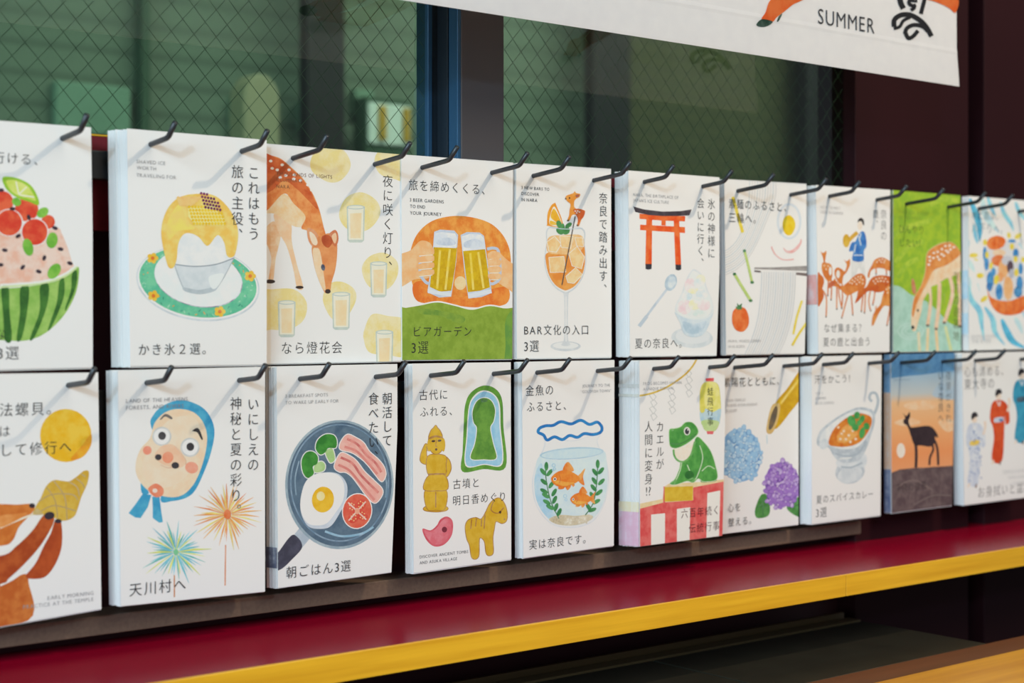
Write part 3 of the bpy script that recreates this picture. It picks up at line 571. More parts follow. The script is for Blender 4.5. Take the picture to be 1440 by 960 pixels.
def art_somen(a):
    N_ = (208, 208, 206)
    for i in range(11):
        x = 186+i*12.5; a.L([(x, 70), (x-2, 160), (x-14-i*2, 250), (x-50-i*6, 350+i*7), (x-100-i*9, 410+i*10), (20, 432+i*12)], 2.6, N_ if i % 3 else (186, 200, 206))
    for i in range(15):
        x = 244+i*11.5; a.L([(x, 522), (x-4, 620), (x-18, 740), (x-50, 850), (x-92, 940)], 2.6, N_ if i % 3 else (190, 200, 206))
    a.P([(208, 500), (300, 500), (465, 492), (468, 518), (330, 512), (208, 508)], (150, 142, 138), (176, 170, 164), False); a.P([(208, 513), (238, 517), (238, 525), (208, 521)], (108, 96, 92), None, False); a.P([(410, 524), (470, 528), (470, 544), (410, 536)], (120, 106, 102), None, False)
    for q, w in (([(104, 160), (126, 240), (152, 332)], 15), ([(437, 660), (412, 740), (395, 822)], 10), ([(458, 768), (418, 826), (390, 876)], 11)): a.L(q, w, (238, 208, 56), (244, 222, 96))
    for q, w in (([(160, 420), (178, 490), (197, 572)], 12), ([(112, 532), (150, 596), (190, 660)], 14)):
        a.L(q, w, (206, 220, 140), (190, 212, 120)); a.E(q[0][0], q[0][1], 8, 7, (44, 110, 60)); a.E(q[2][0], q[2][1], 9, 7, (64, 120, 66))
    a.P([(140, 690), (165, 700), (180, 735), (180, 775), (162, 804), (138, 810), (114, 796), (100, 760), (104, 715), (120, 696)], (230, 102, 44), (240, 134, 72)); a.P([(118, 690), (126, 688), (124, 672), (134, 682), (148, 674), (146, 686), (148, 700), (134, 704), (124, 702)], (60, 120, 60))
    a.ring(376, 278, 54, 82, 11, (220, 226, 230)); a.P([(375, 248), (398, 266), (406, 300), (392, 336), (372, 346), (352, 330), (344, 296), (352, 262)], (238, 196, 20), (244, 212, 60))
    a.L([(290, 400), (308, 436), (345, 462), (398, 461)], 6, (242, 180, 172)); a.P([(346, 404), (366, 418), (392, 414), (424, 384), (432, 362), (436, 378), (420, 410), (392, 430), (362, 428)], (246, 204, 198), (240, 176, 170))
    a.T('素麺のふるさと、', 82, 214, 384); a.T('三輪へ。', 82, 282, 238); a.T('MIWA, WHERE SOMEN', 82, 862, 240, (196, 190, 184)); a.T('WAS BORN', 82, 888, 162, (196, 190, 184))
stack('A', (1018.5, 251.5), (1134, 258.3), (1131.5, 497), (1021, 498.6), .006, (1000, 230, 3.4286), art_somen, 'card stack showing white noodle strands, egg, tomato and green stalks', back=(1013, 499), mid=(1134.5, 390))
def art_herd(a):
    D1, D2 = (214, 116, 52), (228, 146, 76); a.view(1140, 300, 6.0)
    for q in ([(150, 560), (146, 640), (144, 692)], [(172, 550), (176, 640), (172, 728)], [(222, 570), (220, 690), (220, 806)], [(238, 580), (238, 680), (262, 794)], [(262, 570), (268, 700), (262, 800)], [(316, 680), (294, 760), (262, 880)], [(340, 670), (350, 780), (355, 856)], [(444, 670), (434, 760), (428, 826)], [(462, 660), (458, 760), (454, 838)], [(506, 640), (490, 740), (506, 820)], [(544, 640), (534, 720), (524, 770)], [(672, 740), (662, 840), (644, 944)], [(552, 450), (552, 512)], [(636, 450), (640, 516)], [(96, 640), (132, 712), (130, 872)]):
        a.L(q, 11, (226, 150, 96), D1); a.E(q[-1][0], q[-1][1], 6, 8, (92, 70, 60))
    a.P([(352, 396), (448, 396), (456, 460), (462, 560), (440, 560), (420, 470), (396, 470), (376, 560), (344, 560), (344, 470)], (226, 224, 218), (238, 235, 229))
    a.P([(84, 318), (98, 332), (112, 330), (130, 314), (133, 338), (126, 372), (124, 412), (160, 422), (180, 452), (184, 516), (170, 566), (150, 574), (126, 552), (104, 512), (92, 462), (96, 420), (108, 410), (102, 370), (92, 344)], D1, D2); a.E(166, 486, 13, 36, (238, 232, 222))
    a.P([(280, 390), (296, 402), (314, 398), (330, 384), (332, 430), (320, 462), (300, 500), (278, 524), (270, 560), (264, 592), (238, 584), (212, 544), (200, 506), (204, 474), (228, 455), (262, 470), (286, 488), (300, 460), (302, 426)], D1, D2); a.E(231, 512, 16, 34, (238, 232, 222))
    a.P([(396, 196), (424, 154), (452, 158), (468, 214), (470, 276), (448, 320), (442, 400), (354, 396), (358, 322), (324, 318), (344, 250), (376, 236)], (54, 112, 186), (84, 144, 206))
    for q in ([(404, 190), (424, 270)], [(424, 166), (408, 230)], [(362, 352), (440, 352)], [(380, 260), (366, 330)]): a.L(q, 10, (210, 222, 232))
    a.E(415, 102, 21, 36, (244, 222, 200)); a.P([(396, 76), (404, 48), (428, 38), (448, 58), (450, 100), (440, 92), (430, 68), (412, 66)], (52, 46, 46)); a.L([(318, 232), (352, 196), (394, 160)], 32, (224, 176, 76), (212, 160, 50)); a.E(300, 230, 29, 56, (216, 166, 44), (228, 186, 76))
    a.P([(480, 532), (488, 490), (514, 440), (540, 392), (590, 370), (640, 384), (684, 420), (684, 486), (640, 476), (600, 462), (544, 464), (508, 486), (494, 540)], D1, D2)
    a.P([(60, 512), (84, 516), (108, 544), (112, 584), (98, 640), (112, 690), (90, 750), (60, 770)], (200, 92, 46), D1)
    a.P([(374, 756), (392, 696), (398, 660), (428, 640), (470, 618), (502, 560), (540, 530), (610, 522), (684, 540), (684, 592), (640, 642), (570, 666), (500, 652), (450, 684), (410, 730)], D1, (202, 92, 42)); a.L([(420, 652), (440, 620)], 12, D2)
    a.P([(143, 612), (164, 576), (188, 566), (206, 546), (212, 566), (226, 590), (262, 612), (312, 580), (352, 540), (400, 510), (440, 512), (464, 548), (462, 602), (440, 640), (380, 662), (312, 692), (270, 660), (226, 624), (188, 614), (160, 630)], D1, D2); a.P([(143, 612), (164, 578), (190, 572), (210, 590), (190, 612), (160, 628)], (196, 88, 46))
    a.P([(514, 942), (524, 862), (556, 804), (588, 766), (610, 682), (640, 622), (684, 598), (684, 770), (622, 780), (582, 832), (548, 902), (530, 940)], D1, (232, 156, 80)); a.L([(548, 820), (552, 780)], 10, D2)
    a.dots([(330, 584), (352, 562), (376, 546), (400, 534), (424, 530), (348, 590), (370, 574), (394, 560), (420, 550), (440, 560), (410, 580), (386, 596), (440, 590), (530, 570), (552, 552), (578, 546), (604, 544), (632, 552), (566, 572), (592, 570), (618, 572), (544, 590), (648, 576), (560, 410), (580, 392), (604, 386), (626, 396), (594, 410), (618, 414), (116, 440), (130, 470), (148, 444), (640, 640), (662, 628), (650, 668)], 7, (248, 230, 208), (244, 214, 184))
    a.view(1130, 240, 3.5556)
    Gt = (196, 190, 186)
    a.T('HOW TO MEET', 85, 188, 186, Gt); a.T('DEER IN SUMMER', 85, 213, 200, Gt); a.V('奈良の', 400, 188, 352, (130, 126, 124)); a.V('鹿、', 360, 190, 290, (80, 76, 76)); a.T('なぜ集まる？', 100, 808, 306, (84, 80, 80)); a.T('夏の鹿と出会う', 96, 878, 336, (84, 80, 80))
stack('A', (1147.4, 260), (1252, 267), (1251, 494.5), (1151, 496.5), .0125, (1130, 240, 3.5556), art_herd, 'card stack showing a horn player in blue among brown deer', back=(1135.5, 497), edges=((386, 428, (236, 170, 160)),))
def art_pond(a):
    a.P([(0, 40), (460, 40), (460, 960), (0, 960)], (172, 200, 54), (146, 186, 54), False)
    for q in ([(60, 300), (120, 260), (260, 220)], [(70, 440), (140, 360), (220, 330)], [(250, 140), (320, 110), (400, 120)], [(80, 520), (130, 450), (190, 420)]): a.L(q, 26, (150, 190, 60), (186, 208, 70))
    a.P([(0, 556), (62, 558), (100, 568), (150, 605), (230, 640), (290, 690), (350, 752), (460, 810), (460, 960), (0, 960)], (186, 222, 204), (170, 210, 190))
    for r in (66, 46, 26): a.ring(150, 796, r, r*.62, 4, (206, 230, 218))
    for q, c in (([(190, 800), (196, 900)], (226, 214, 170)), ([(240, 780), (236, 900)], (236, 212, 160)), ([(282, 790), (290, 900)], (240, 204, 150)), ([(330, 770), (360, 900)], (214, 220, 150))): a.L(q, 15, c)
    Lg = (246, 216, 186)
    for q, w in (([(248, 570), (252, 660), (238, 766)], 18), ([(300, 545), (296, 660), (282, 784)], 20), ([(352, 510), (368, 590), (348, 680), (324, 752)], 20), ([(396, 480), (402, 600), (404, 770)], 18)): a.L(q, w, Lg, (240, 196, 156)); a.E(q[-1][0], q[-1][1], 9, 6, (84, 66, 56))
    a.P([(400, 370), (414, 410), (414, 470), (384, 504), (330, 524), (290, 552), (256, 566), (236, 600), (214, 640), (206, 690), (190, 745), (176, 792), (158, 790), (152, 745), (155, 690), (168, 620), (202, 560), (224, 490), (232, 400), (262, 362), (312, 338), (362, 334)], (248, 222, 190), (244, 204, 160)); a.P([(362, 336), (396, 366), (404, 400), (340, 450), (270, 480), (238, 540), (206, 600), (180, 660), (164, 720), (156, 700), (170, 620), (204, 560), (226, 490), (234, 400), (264, 364), (314, 340)], (222, 134, 66), (236, 160, 90))
    a.P([(154, 530), (166, 528), (178, 580), (172, 604), (158, 590)], (196, 112, 66)); a.E(187, 688, 5, 7, (50, 42, 40)); a.E(161, 776, 8, 10, (60, 50, 48))
    deer_spots(a, [(248, 410), (270, 390), (290, 384), (312, 370), (330, 354), (352, 352), (268, 416), (290, 410), (310, 396), (334, 378), (356, 372), (298, 424), (322, 404), (344, 386), (244, 450), (250, 430), (374, 360)], 7)
    for x in (240, 320, 380, 392): a.L([(x, 660), (x+6, 630), (x+2, 600)], 5, (150, 180, 60))
    a.T('RIVERSIDE WALKS', 90, 186, 240, (140, 166, 60)); a.T('IN THE SHADE', 90, 212, 208, (140, 166, 60)); Kg = (74, 92, 46)
    a.T('ひんやり', 86, 286, 222, Kg); a.T('したい！', 88, 356, 222, Kg); a.V('奈良の避暑地', 386, 480, 850, (110, 120, 70))
stack('A', (1256, 267.2), (1350.5, 274.7), (1351.6, 492.4), (1256, 494.6), .004, (1240, 250, 3.6923), art_pond, 'card stack with a green cover of a spotted deer drinking', back=(1253, 495), edges=((268, 400, (150, 190, 90)), (400, 494, (190, 220, 206))))
def art_raft(a):
    a.view(1350, 270, 4.364); Bp, Bm, Bs = (188, 220, 236), (132, 198, 224), (84, 176, 208)
    for q, w, c in (([(60, 40), (88, 110), (112, 180), (122, 250), (118, 300)], 40, Bs), ([(84, 200), (96, 270), (108, 316)], 24, Bm), ([(140, 40), (150, 120), (190, 190), (238, 246)], 44, Bp), ([(170, 30), (190, 90), (220, 150)], 26, Bm), ([(248, 60), (270, 130), (310, 190), (330, 240)], 28, Bm), ([(340, 60), (366, 126), (410, 180)], 26, Bm), ([(22, 260), (40, 310), (44, 350)], 40, Bp), ([(22, 410), (60, 440), (90, 490)], 34, Bp), ([(22, 500), (44, 540), (66, 590)], 46, Bp), ([(50, 570), (70, 660), (120, 730), (132, 810), (148, 910)], 36, Bm), ([(152, 706), (200, 780), (216, 860), (276, 940)], 34, Bm), ([(256, 780), (290, 860), (330, 920), (410, 960)], 42, Bs), ([(336, 770), (360, 810), (384, 870)], 30, Bp), ([(380, 730), (410, 790)], 26, Bm), ([(30, 860), (50, 900)], 30, Bp), ([(362, 312), (384, 350)], 26, Bm), ([(108, 560), (122, 610)], 24, Bp)): a.L(q, w, c, tuple(min(255, v+26) for v in c), taper=True)
    a.P([(142, 350), (160, 330), (330, 296), (366, 350), (386, 480), (410, 600), (400, 680), (200, 690), (172, 590), (150, 480)], (232, 228, 226), (222, 222, 224))
    for x, y, rx, ry, c in ((152, 380, 12, 44, (60, 136, 196)), (162, 440, 14, 40, (44, 116, 184)), (186, 540, 22, 52, (54, 130, 192)), (180, 580, 18, 30, (40, 96, 166)), (240, 612, 22, 50, (50, 124, 190)), (366, 560, 20, 46, (60, 136, 196)), (356, 612, 26, 34, (46, 84, 130)), (342, 376, 17, 30, (54, 130, 192)), (318, 300, 24, 10, (60, 136, 196)), (372, 470, 14, 36, (60, 136, 196)), (205, 490, 14, 26, (70, 146, 200))): a.E(x, y, rx, ry, c, (96, 164, 212))
    for x, y, rx, ry, c in ((240, 372, 40, 22, (240, 202, 160)), (236, 420, 44, 34, (228, 116, 56)), (266, 470, 32, 56, (244, 176, 112)), (246, 522, 20, 30, (240, 160, 96)), (296, 590, 30, 74, (244, 184, 124)), (290, 420, 34, 30, (208, 208, 214)), (308, 460, 20, 40, (96, 76, 88)), (316, 500, 16, 30, (190, 190, 198)), (286, 540, 16, 22, (240, 170, 104))): a.E(x, y, rx, ry, c)
    a.P([(164, 318), (180, 284), (222, 268), (262, 276), (280, 300), (262, 336), (216, 354), (180, 346)], (234, 112, 46), (242, 144, 80)); a.P([(168, 590), (186, 640), (240, 664), (310, 666), (400, 636), (410, 700), (370, 742), (300, 756), (240, 742), (200, 706), (176, 650)], (234, 110, 48), (242, 140, 74))
    for q in ([(206, 280), (212, 348)], [(240, 272), (238, 344)], [(236, 670), (244, 740)], [(280, 672), (284, 752)], [(330, 668), (328, 750)], [(370, 656), (368, 736)]): a.L(q, 4, (214, 84, 36))
    for x, y, rx, ry, ro in ((153, 308, 13, 18, 0), (165, 385, 12, 21, 0), (190, 452, 12, 22, 10), (222, 537, 16, 30, 10), (318, 334, 14, 20, 0), (341, 411, 13, 21, 0), (346, 493, 14, 25, 0), (300, 265, 11, 19, -10), (357, 270, 24, 15, -35), (84, 388, 26, 14, -5), (98, 414, 14, 5, 20), (124, 512, 23, 16, 0), (148, 655, 26, 14, -38), (388, 415, 14, 18, 0)): a.E(x, y, rx, ry, (234, 208, 60), (242, 222, 104), ro)
    a.view(1240, 250, 3.6923)
    a.T('水と遊ぶ、', 466, 212, 620, (92, 124, 140)); a.T('川下りへ。', 466, 282, 650, (120, 144, 156)); a.T('RAFTING DOWN', 466, 832, 590, (196, 194, 192)); a.T('THE RIVER', 466, 858, 570, (196, 194, 192))
stack('A', (1362, 275.4), (1457, 283), (1457.5, 490), (1362.5, 492.3), .0075, (1240, 250, 3.6923), art_raft, 'card stack with an orange raft on blue waves, rightmost in the upper row', back=(1353, 492.4), edges=((380, 420, (190, 220, 238)), (440, 470, (190, 220, 238))))
# ---- lower row
def art_conch(a):
    a.E(240, 265, 94, 97, (240, 184, 34), (246, 200, 70)); a.P([(300, 300), (322, 270), (334, 262), (332, 300), (310, 336), (282, 352), (258, 350)], (236, 152, 36), (240, 176, 50))
    B1, B2 = (206, 114, 52), (188, 92, 38)
    a.P([(-200, 515), (0, 515), (60, 517), (112, 514), (126, 524), (118, 546), (70, 598), (46, 648), (0, 668), (-200, 680)], (220, 130, 58), (206, 110, 44)); a.L([(0, 602), (50, 580), (138, 545)], 7, (246, 226, 196)); a.P([(0, 560), (60, 550), (100, 548), (60, 575), (0, 600)], (236, 160, 90), (224, 136, 64)); a.E(117, 521, 11, 9, (56, 46, 54))
    a.P([(-200, 790), (0, 800), (90, 770), (104, 800), (102, 940), (-200, 960)], (214, 124, 58), (196, 98, 40))
    a.P([(160, 668), (186, 620), (200, 578), (222, 578), (226, 660), (206, 726), (168, 778), (124, 788), (94, 778), (130, 730)], (190, 84, 38), (172, 70, 32)); a.L([(0, 812), (60, 780), (120, 720), (170, 640), (198, 570)], 7, (250, 238, 224))
    a.P([(-200, 720), (0, 704), (60, 668), (118, 612), (158, 556), (188, 550), (196, 580), (152, 660), (92, 730), (32, 786), (0, 806), (-200, 830)], (192, 92, 42), (170, 70, 30)); a.L([(0, 700), (60, 664), (116, 606), (156, 552)], 6, (250, 240, 226))
    a.P([(120, 552), (132, 520), (148, 494), (168, 450), (196, 428), (226, 430), (252, 432), (278, 416), (306, 394), (324, 398), (318, 440), (296, 490), (286, 522), (270, 560), (232, 576), (190, 562), (150, 552)], (222, 184, 76), (212, 166, 56)); Lc = (186, 156, 104)
    for q in ([(168, 452), (200, 500), (210, 566)], [(196, 430), (236, 490), (244, 572)], [(140, 506), (190, 480), (262, 480), (284, 500)], [(150, 540), (200, 520), (276, 540)], [(250, 434), (280, 452), (290, 486)], [(276, 420), (300, 440), (308, 456)], [(296, 404), (312, 416)]): a.L(q, 4, Lc)
    a.P([(122, 552), (134, 530), (156, 552)], (204, 176, 110)); a.E(180, 557, 19, 14, (58, 50, 58), None, -10); a.E(212, 577, 13, 8, (58, 50, 58))
    a.T('法螺貝。', -4, 196, 220); a.T('は', -6, 270, 40); a.T('して修行へ', -4, 342, 264); a.T('EARLY MORNING', 173, 865, 343, G); a.T('PRACTICE AT THE TEMPLE', 84, 898, 343, G)
stack('B', (-60, 526), (138, 523.5), (142.6, 855.7), (-58, 891), .01, (0, 510, 2.5946), art_conch, 'card stack with a brown animal blowing a conch, leftmost in the lower row')
def burst(a, x, y, r0, r1, n, cols, seed, up=1):
    rr = random.Random(seed)
    for k in range(n):
        th = 2*math.pi*(k+rr.uniform(-.3, .3))/n; r = rr.uniform(r1*.6, r1); c = cols[k % len(cols)]; q = rr.uniform(r0*.4, r0)
        a.L([(x+q*math.cos(th), y+q*math.sin(th)*up), (x+(q+r)/2*math.cos(th), y+(q+r)/2*math.sin(th)*up), (x+r*math.cos(th)*1.02, y+r*math.sin(th)*up+r*.05)], rr.uniform(4.5, 7.5), c, tuple(min(255, v+24) for v in c), sm=False, taper=True)
def art_mask(a):
    Bl, Bl2 = (62, 156, 196), (86, 176, 206)
    a.P([(163, 262), (172, 214), (210, 180), (262, 162), (312, 170), (358, 196), (386, 240), (393, 290), (378, 362), (352, 432), (322, 492), (290, 518), (240, 530), (196, 524), (230, 400)], Bl, Bl2)
    a.P([(126, 462), (150, 490), (152, 504), (128, 500)], Bl, Bl2); a.P([(132, 503), (163, 508), (150, 552), (124, 592), (104, 590), (80, 574), (106, 540)], Bl, Bl2, False); a.P([(166, 514), (193, 514), (198, 560), (205, 606), (192, 609), (168, 592), (168, 550)], Bl, Bl2, False)
    a.P([(158, 300), (175, 245), (214, 206), (264, 194), (316, 206), (350, 240), (366, 290), (361, 350), (341, 420), (312, 476), (270, 511), (215, 514), (150, 490), (112, 442), (106, 392), (124, 340)], (246, 212, 176), (248, 222, 190))
    a.P([(130, 400), (160, 330), (220, 240), (300, 220), (340, 260), (330, 350), (290, 440), (220, 480), (150, 460)], (248, 224, 196), (247, 218, 186))
    a.P([(194, 232), (214, 212), (238, 224), (236, 232), (214, 222), (200, 232)], (120, 112, 108)); a.P([(312, 274), (334, 264), (350, 300), (346, 306), (330, 280)], (64, 60, 60))
    for x, y in ((201, 294), (304, 334)): a.E(x, y, 35, 35, (206, 206, 202), (222, 220, 214)); a.E(x, y, 29, 29, (244, 243, 238)); a.E(x+1, y-2, 14, 15, (58, 56, 60), (80, 78, 80))
    a.E(148, 345, 16, 16, (244, 150, 122), (246, 170, 146)); a.E(310, 408, 24, 21, (244, 160, 130), (246, 176, 150), 15)
    a.P([(175, 362), (200, 330), (240, 324), (270, 350), (288, 390), (262, 410), (220, 402), (186, 384)], (247, 206, 172), (246, 196, 160)); a.E(223, 371, 20, 21, (242, 148, 112), (244, 164, 130), 15); a.E(188, 370, 12, 11, (66, 62, 66)); a.E(250, 400, 14, 12, (66, 62, 66))
    a.L([(250, 330), (286, 376), (288, 398)], 3, (230, 186, 150)); a.L([(196, 398), (220, 408), (240, 408)], 3, (228, 176, 140)); a.P([(152, 482), (180, 466), (206, 484), (204, 508), (180, 516), (158, 500)], (236, 132, 98), (240, 150, 116)); a.E(176, 492, 9, 8, (250, 216, 196))
    a.L([(434, 690), (433, 760), (432, 838)], 5, (226, 150, 110)); a.L([(247, 800), (247, 880)], 5, (206, 130, 80))
    burst(a, 440, 580, 20, 128, 40, [(240, 160, 84), (246, 204, 110), (236, 136, 72), (244, 178, 100)], 5); a.E(440, 578, 13, 18, (230, 110, 50))
    burst(a, 252, 716, 20, 132, 42, [(104, 188, 198), (212, 220, 110), (90, 180, 170), (130, 196, 210)], 9, .95); a.E(252, 716, 9, 11, (90, 190, 120))
    a.T('LAND OF THE HEAVENS,', 70, 172, 302, (150, 148, 150)); a.T('FORESTS, AND RIVERS', 70, 197, 282, (150, 148, 150)); a.V('いにしえの', 534, 148, 424); a.V('神秘と夏の彩り。', 471, 146, 592); a.T('天川村へ', 80, 879, 292)
stack('B', (166, 520.5), (372.7, 515.4), (372.7, 831.4), (170, 852), .0135, (150, 500, 2.5946), art_mask, 'card stack showing a round mask in a blue headscarf and fireworks', back=(154, 849))
def art_pan(a):
    a.P([(150, 738), (182, 700), (222, 745), (188, 786)], (178, 190, 200), (196, 204, 210), False); a.P([(92, 802), (130, 750), (152, 732), (170, 742), (186, 764), (186, 790), (150, 830), (104, 872), (60, 880), (60, 830)], (82, 82, 98), (66, 66, 80))
    a.E(341, 527, 222, 264, (150, 170, 180), (172, 188, 194), 2, 56); a.E(342, 526, 213, 254, (100, 121, 138), (84, 106, 124), 2, 56); a.ring(342, 520, 200, 238, 6, (112, 140, 162)); a.E(342, 518, 196, 234, (104, 126, 142), (86, 109, 128), 2, 56)
    a.L([(282, 718), (350, 738), (430, 728), (480, 700)], 9, (140, 182, 204)); a.L([(176, 430), (160, 500), (164, 570)], 5, (126, 154, 172)); a.L([(520, 470), (534, 520), (530, 580)], 6, (126, 154, 172))
    Wh = (246, 244, 238)
    def br(pts, st):
        for q, g in ((st, 4), (pts, 4)): a.L(q, 7, Wh, closed=True)
        a.P(st, (168, 204, 130), (188, 216, 150)); a.P(pts, (74, 152, 62), (52, 126, 50))
    br([(244, 380), (252, 345), (282, 322), (316, 324), (330, 346), (326, 376), (296, 378), (282, 396), (262, 404)], [(284, 392), (306, 378), (316, 388), (322, 424), (306, 438), (294, 424)])
    br([(186, 430), (204, 396), (232, 392), (252, 412), (250, 440), (232, 454), (236, 482), (212, 500), (192, 478)], [(240, 446), (266, 432), (282, 446), (276, 470), (240, 476)])
    for q, st in (([(348, 350), (374, 322), (410, 336), (440, 356), (464, 392), (500, 424), (524, 456), (530, 488), (514, 514), (488, 486), (460, 450), (432, 422), (392, 396), (344, 382)], ([(372, 340), (414, 362), (450, 404), (490, 440), (512, 476)], [(362, 372), (410, 390), (450, 430), (496, 484)])), ([(320, 452), (346, 398), (384, 410), (412, 432), (444, 474), (484, 512), (516, 546), (512, 576), (484, 602), (448, 568), (420, 530), (392, 494), (366, 476), (340, 474)], ([(346, 416), (394, 440), (430, 490), (480, 540), (500, 560)], [(336, 446), (380, 468), (420, 514), (460, 562), (484, 590)]))):
        a.L(q, 7, Wh, closed=True); a.P(q, (244, 190, 174), (240, 170, 156))
        for s_, c in zip(st, ((206, 108, 104), (222, 134, 124))): a.L(s_, 10, c, (232, 150, 138))
    a.P([(182, 590), (200, 520), (242, 486), (300, 476), (344, 488), (372, 530), (368, 590), (344, 640), (306, 696), (262, 708), (214, 698), (186, 650)], (204, 212, 220), (216, 222, 228)); a.P([(182, 584), (202, 516), (244, 484), (300, 478), (340, 492), (360, 530), (356, 590), (326, 640), (290, 684), (250, 694), (210, 684), (184, 640)], (246, 245, 240))
    a.E(273, 588, 45, 53, (236, 178, 34), (244, 196, 60), 8); a.E(264, 574, 17, 19, (248, 222, 150))
    a.E(413, 635, 62, 74, Wh, None, 10); a.E(413, 635, 58, 70, (232, 120, 92), (226, 96, 74), 10)
    for th in (35, 125, 215, 305):
        r = math.radians(th); x, y = 413+26*math.cos(r), 635+32*math.sin(r); a.E(x, y, 20, 25, (220, 74, 60), (232, 104, 86), th-90); a.dots([(x+10*math.cos(k*1.05+.4), y+13*math.sin(k*1.05+.4)) for k in range(6)], 3, (244, 190, 120))
    a.L([(376, 600), (450, 670)], 6, (244, 200, 180)); a.L([(448, 596), (378, 674)], 6, (244, 200, 180)); a.E(413, 635, 10, 13, (244, 170, 140))
    a.T('3 BREAKFAST SPOTS', 119, 172, 295, G); a.T('TO WAKE UP EARLY FOR', 119, 199, 339, G); a.V('朝活して', 536, 146, 374); a.V('食べたい、', 480, 146, 440); a.T('朝ごはん3選', 121, 911, 390)
stack('B', (389, 515), (558.7, 511.5), (550.5, 804.2), (391, 826.6), .0105, (360, 500, 2.9091), art_pan, 'card stack showing eggs, bacon and broccoli in a blue frying pan', back=(375, 824), mid=(558.9, 604), edges=((770, 799, (96, 100, 118)),))
def art_tomb(a):
    Gd, Gd2 = (112, 168, 66), (90, 146, 58); Wt, Wt2 = (150, 202, 226), (172, 214, 232)
    a.P([(270, 488), (272, 400), (276, 300), (282, 210), (306, 156), (358, 126), (408, 138), (438, 186), (444, 300), (453, 470), (360, 478)], Gd, Gd2); a.P([(284, 464), (288, 340), (298, 214), (324, 164), (362, 146), (404, 162), (428, 206), (432, 300), (440, 456), (362, 460)], (244, 246, 242), None); a.P([(288, 460), (292, 340), (302, 216), (328, 170), (363, 151), (402, 167), (423, 208), (427, 300), (436, 452), (362, 456)], Wt, Wt2)
    kh = [(363, 178), (392, 190), (408, 228), (402, 275), (388, 305), (400, 370), (413, 432), (360, 437), (306, 432), (324, 370), (332, 306), (318, 280), (314, 234), (332, 192)]
    a.L(kh, 7, (240, 244, 236), closed=True); a.P(kh, (114, 164, 68), (90, 142, 58)); a.P([(350, 184), (376, 184), (372, 194), (352, 196)], (60, 110, 50))
    Y1, Y2, Br = (216, 170, 40), (226, 184, 62), (176, 122, 54)
    def body(q, w=7): a.L(q, w, Br, closed=True); a.P(q, Y1, Y2)
    body([(112, 640), (160, 622), (206, 640), (200, 652), (160, 657), (114, 652)]); body([(116, 566), (200, 566), (196, 644), (160, 650), (122, 644)], 6); a.L([(158, 575), (158, 640)], 5, Br)
    body([(94, 442), (98, 410), (114, 374), (122, 380), (118, 404), (122, 426), (150, 428), (146, 456), (112, 456)]); body([(192, 424), (214, 440), (222, 474), (210, 504), (194, 514), (190, 500), (204, 474), (190, 450)]); body([(126, 424), (196, 422), (200, 460), (194, 504), (130, 504)])
    body([(130, 506), (194, 504), (208, 560), (160, 568), (108, 562)]); a.L([(126, 500), (196, 498)], 7, Br)
    body([(132, 348), (134, 372), (138, 400), (158, 414), (180, 402), (186, 372), (184, 346)]); body([(130, 348), (138, 318), (150, 304), (158, 295), (164, 304), (176, 318), (184, 344), (158, 340)]); a.L([(132, 346), (158, 338), (184, 344)], 6, Br); a.E(130, 378, 8, 26, Y1, Y2); a.E(190, 376, 8, 28, Y1, Y2); a.L([(120, 382), (122, 402)], 4, Br)
    a.E(148, 360, 8, 4.5, (70, 46, 30), None, -8); a.E(174, 358, 8, 4.5, (70, 46, 30), None, -8); a.L([(162, 352), (158, 380), (164, 380)], 3.5, Br); a.E(160, 395, 5, 5, (80, 50, 34))
    a.P([(102, 730), (136, 736), (162, 716), (178, 690), (206, 678), (230, 700), (226, 756), (194, 796), (152, 804), (118, 776)], (214, 86, 100), (224, 108, 118)); a.P([(110, 736), (138, 742), (166, 722), (184, 696), (206, 686), (222, 704), (218, 752), (190, 788), (154, 796), (124, 770)], (232, 138, 146), (226, 112, 122)); a.E(195, 733, 11, 12, (110, 36, 52), (130, 50, 64))
    hs = [(284, 722), (296, 694), (326, 684), (350, 690), (370, 660), (384, 630), (404, 608), (428, 602), (448, 626), (458, 660), (456, 694), (438, 706), (412, 698), (404, 730), (398, 770), (400, 828), (386, 842), (372, 832), (364, 782), (342, 770), (338, 846), (312, 852), (302, 800), (290, 770)]
    a.L(hs, 7, Br, closed=True); a.P(hs, Y1, Y2)
    for q in ([(402, 614), (392, 650), (420, 664), (446, 640)], [(310, 690), (306, 730)], [(330, 686), (326, 720)], [(366, 668), (362, 730)], [(352, 690), (350, 720)]): a.L(q, 5, Br)
    a.E(430, 660, 5, 6, (80, 50, 34)); a.E(448, 690, 4, 4, Br)
    a.T('古代に', 86, 188, 212); a.T('ふれる、', 90, 258, 252); a.T('古墳と', 229, 563, 346); a.T('明日香めぐり', 228, 632, 458); a.T('DISCOVER ANCIENT TOMBS', 90, 855, 296, (80, 78, 78)); a.T('AND ASUKA VILLAGE', 90, 880, 250, (80, 78, 78))
stack('B', (580, 511), (718.3, 509), (719, 786), (581.7, 805.7), .007, (560, 500, 3.0), art_tomb, 'card stack showing a keyhole tomb, clay warrior and clay horse', back=(570, 804.5))
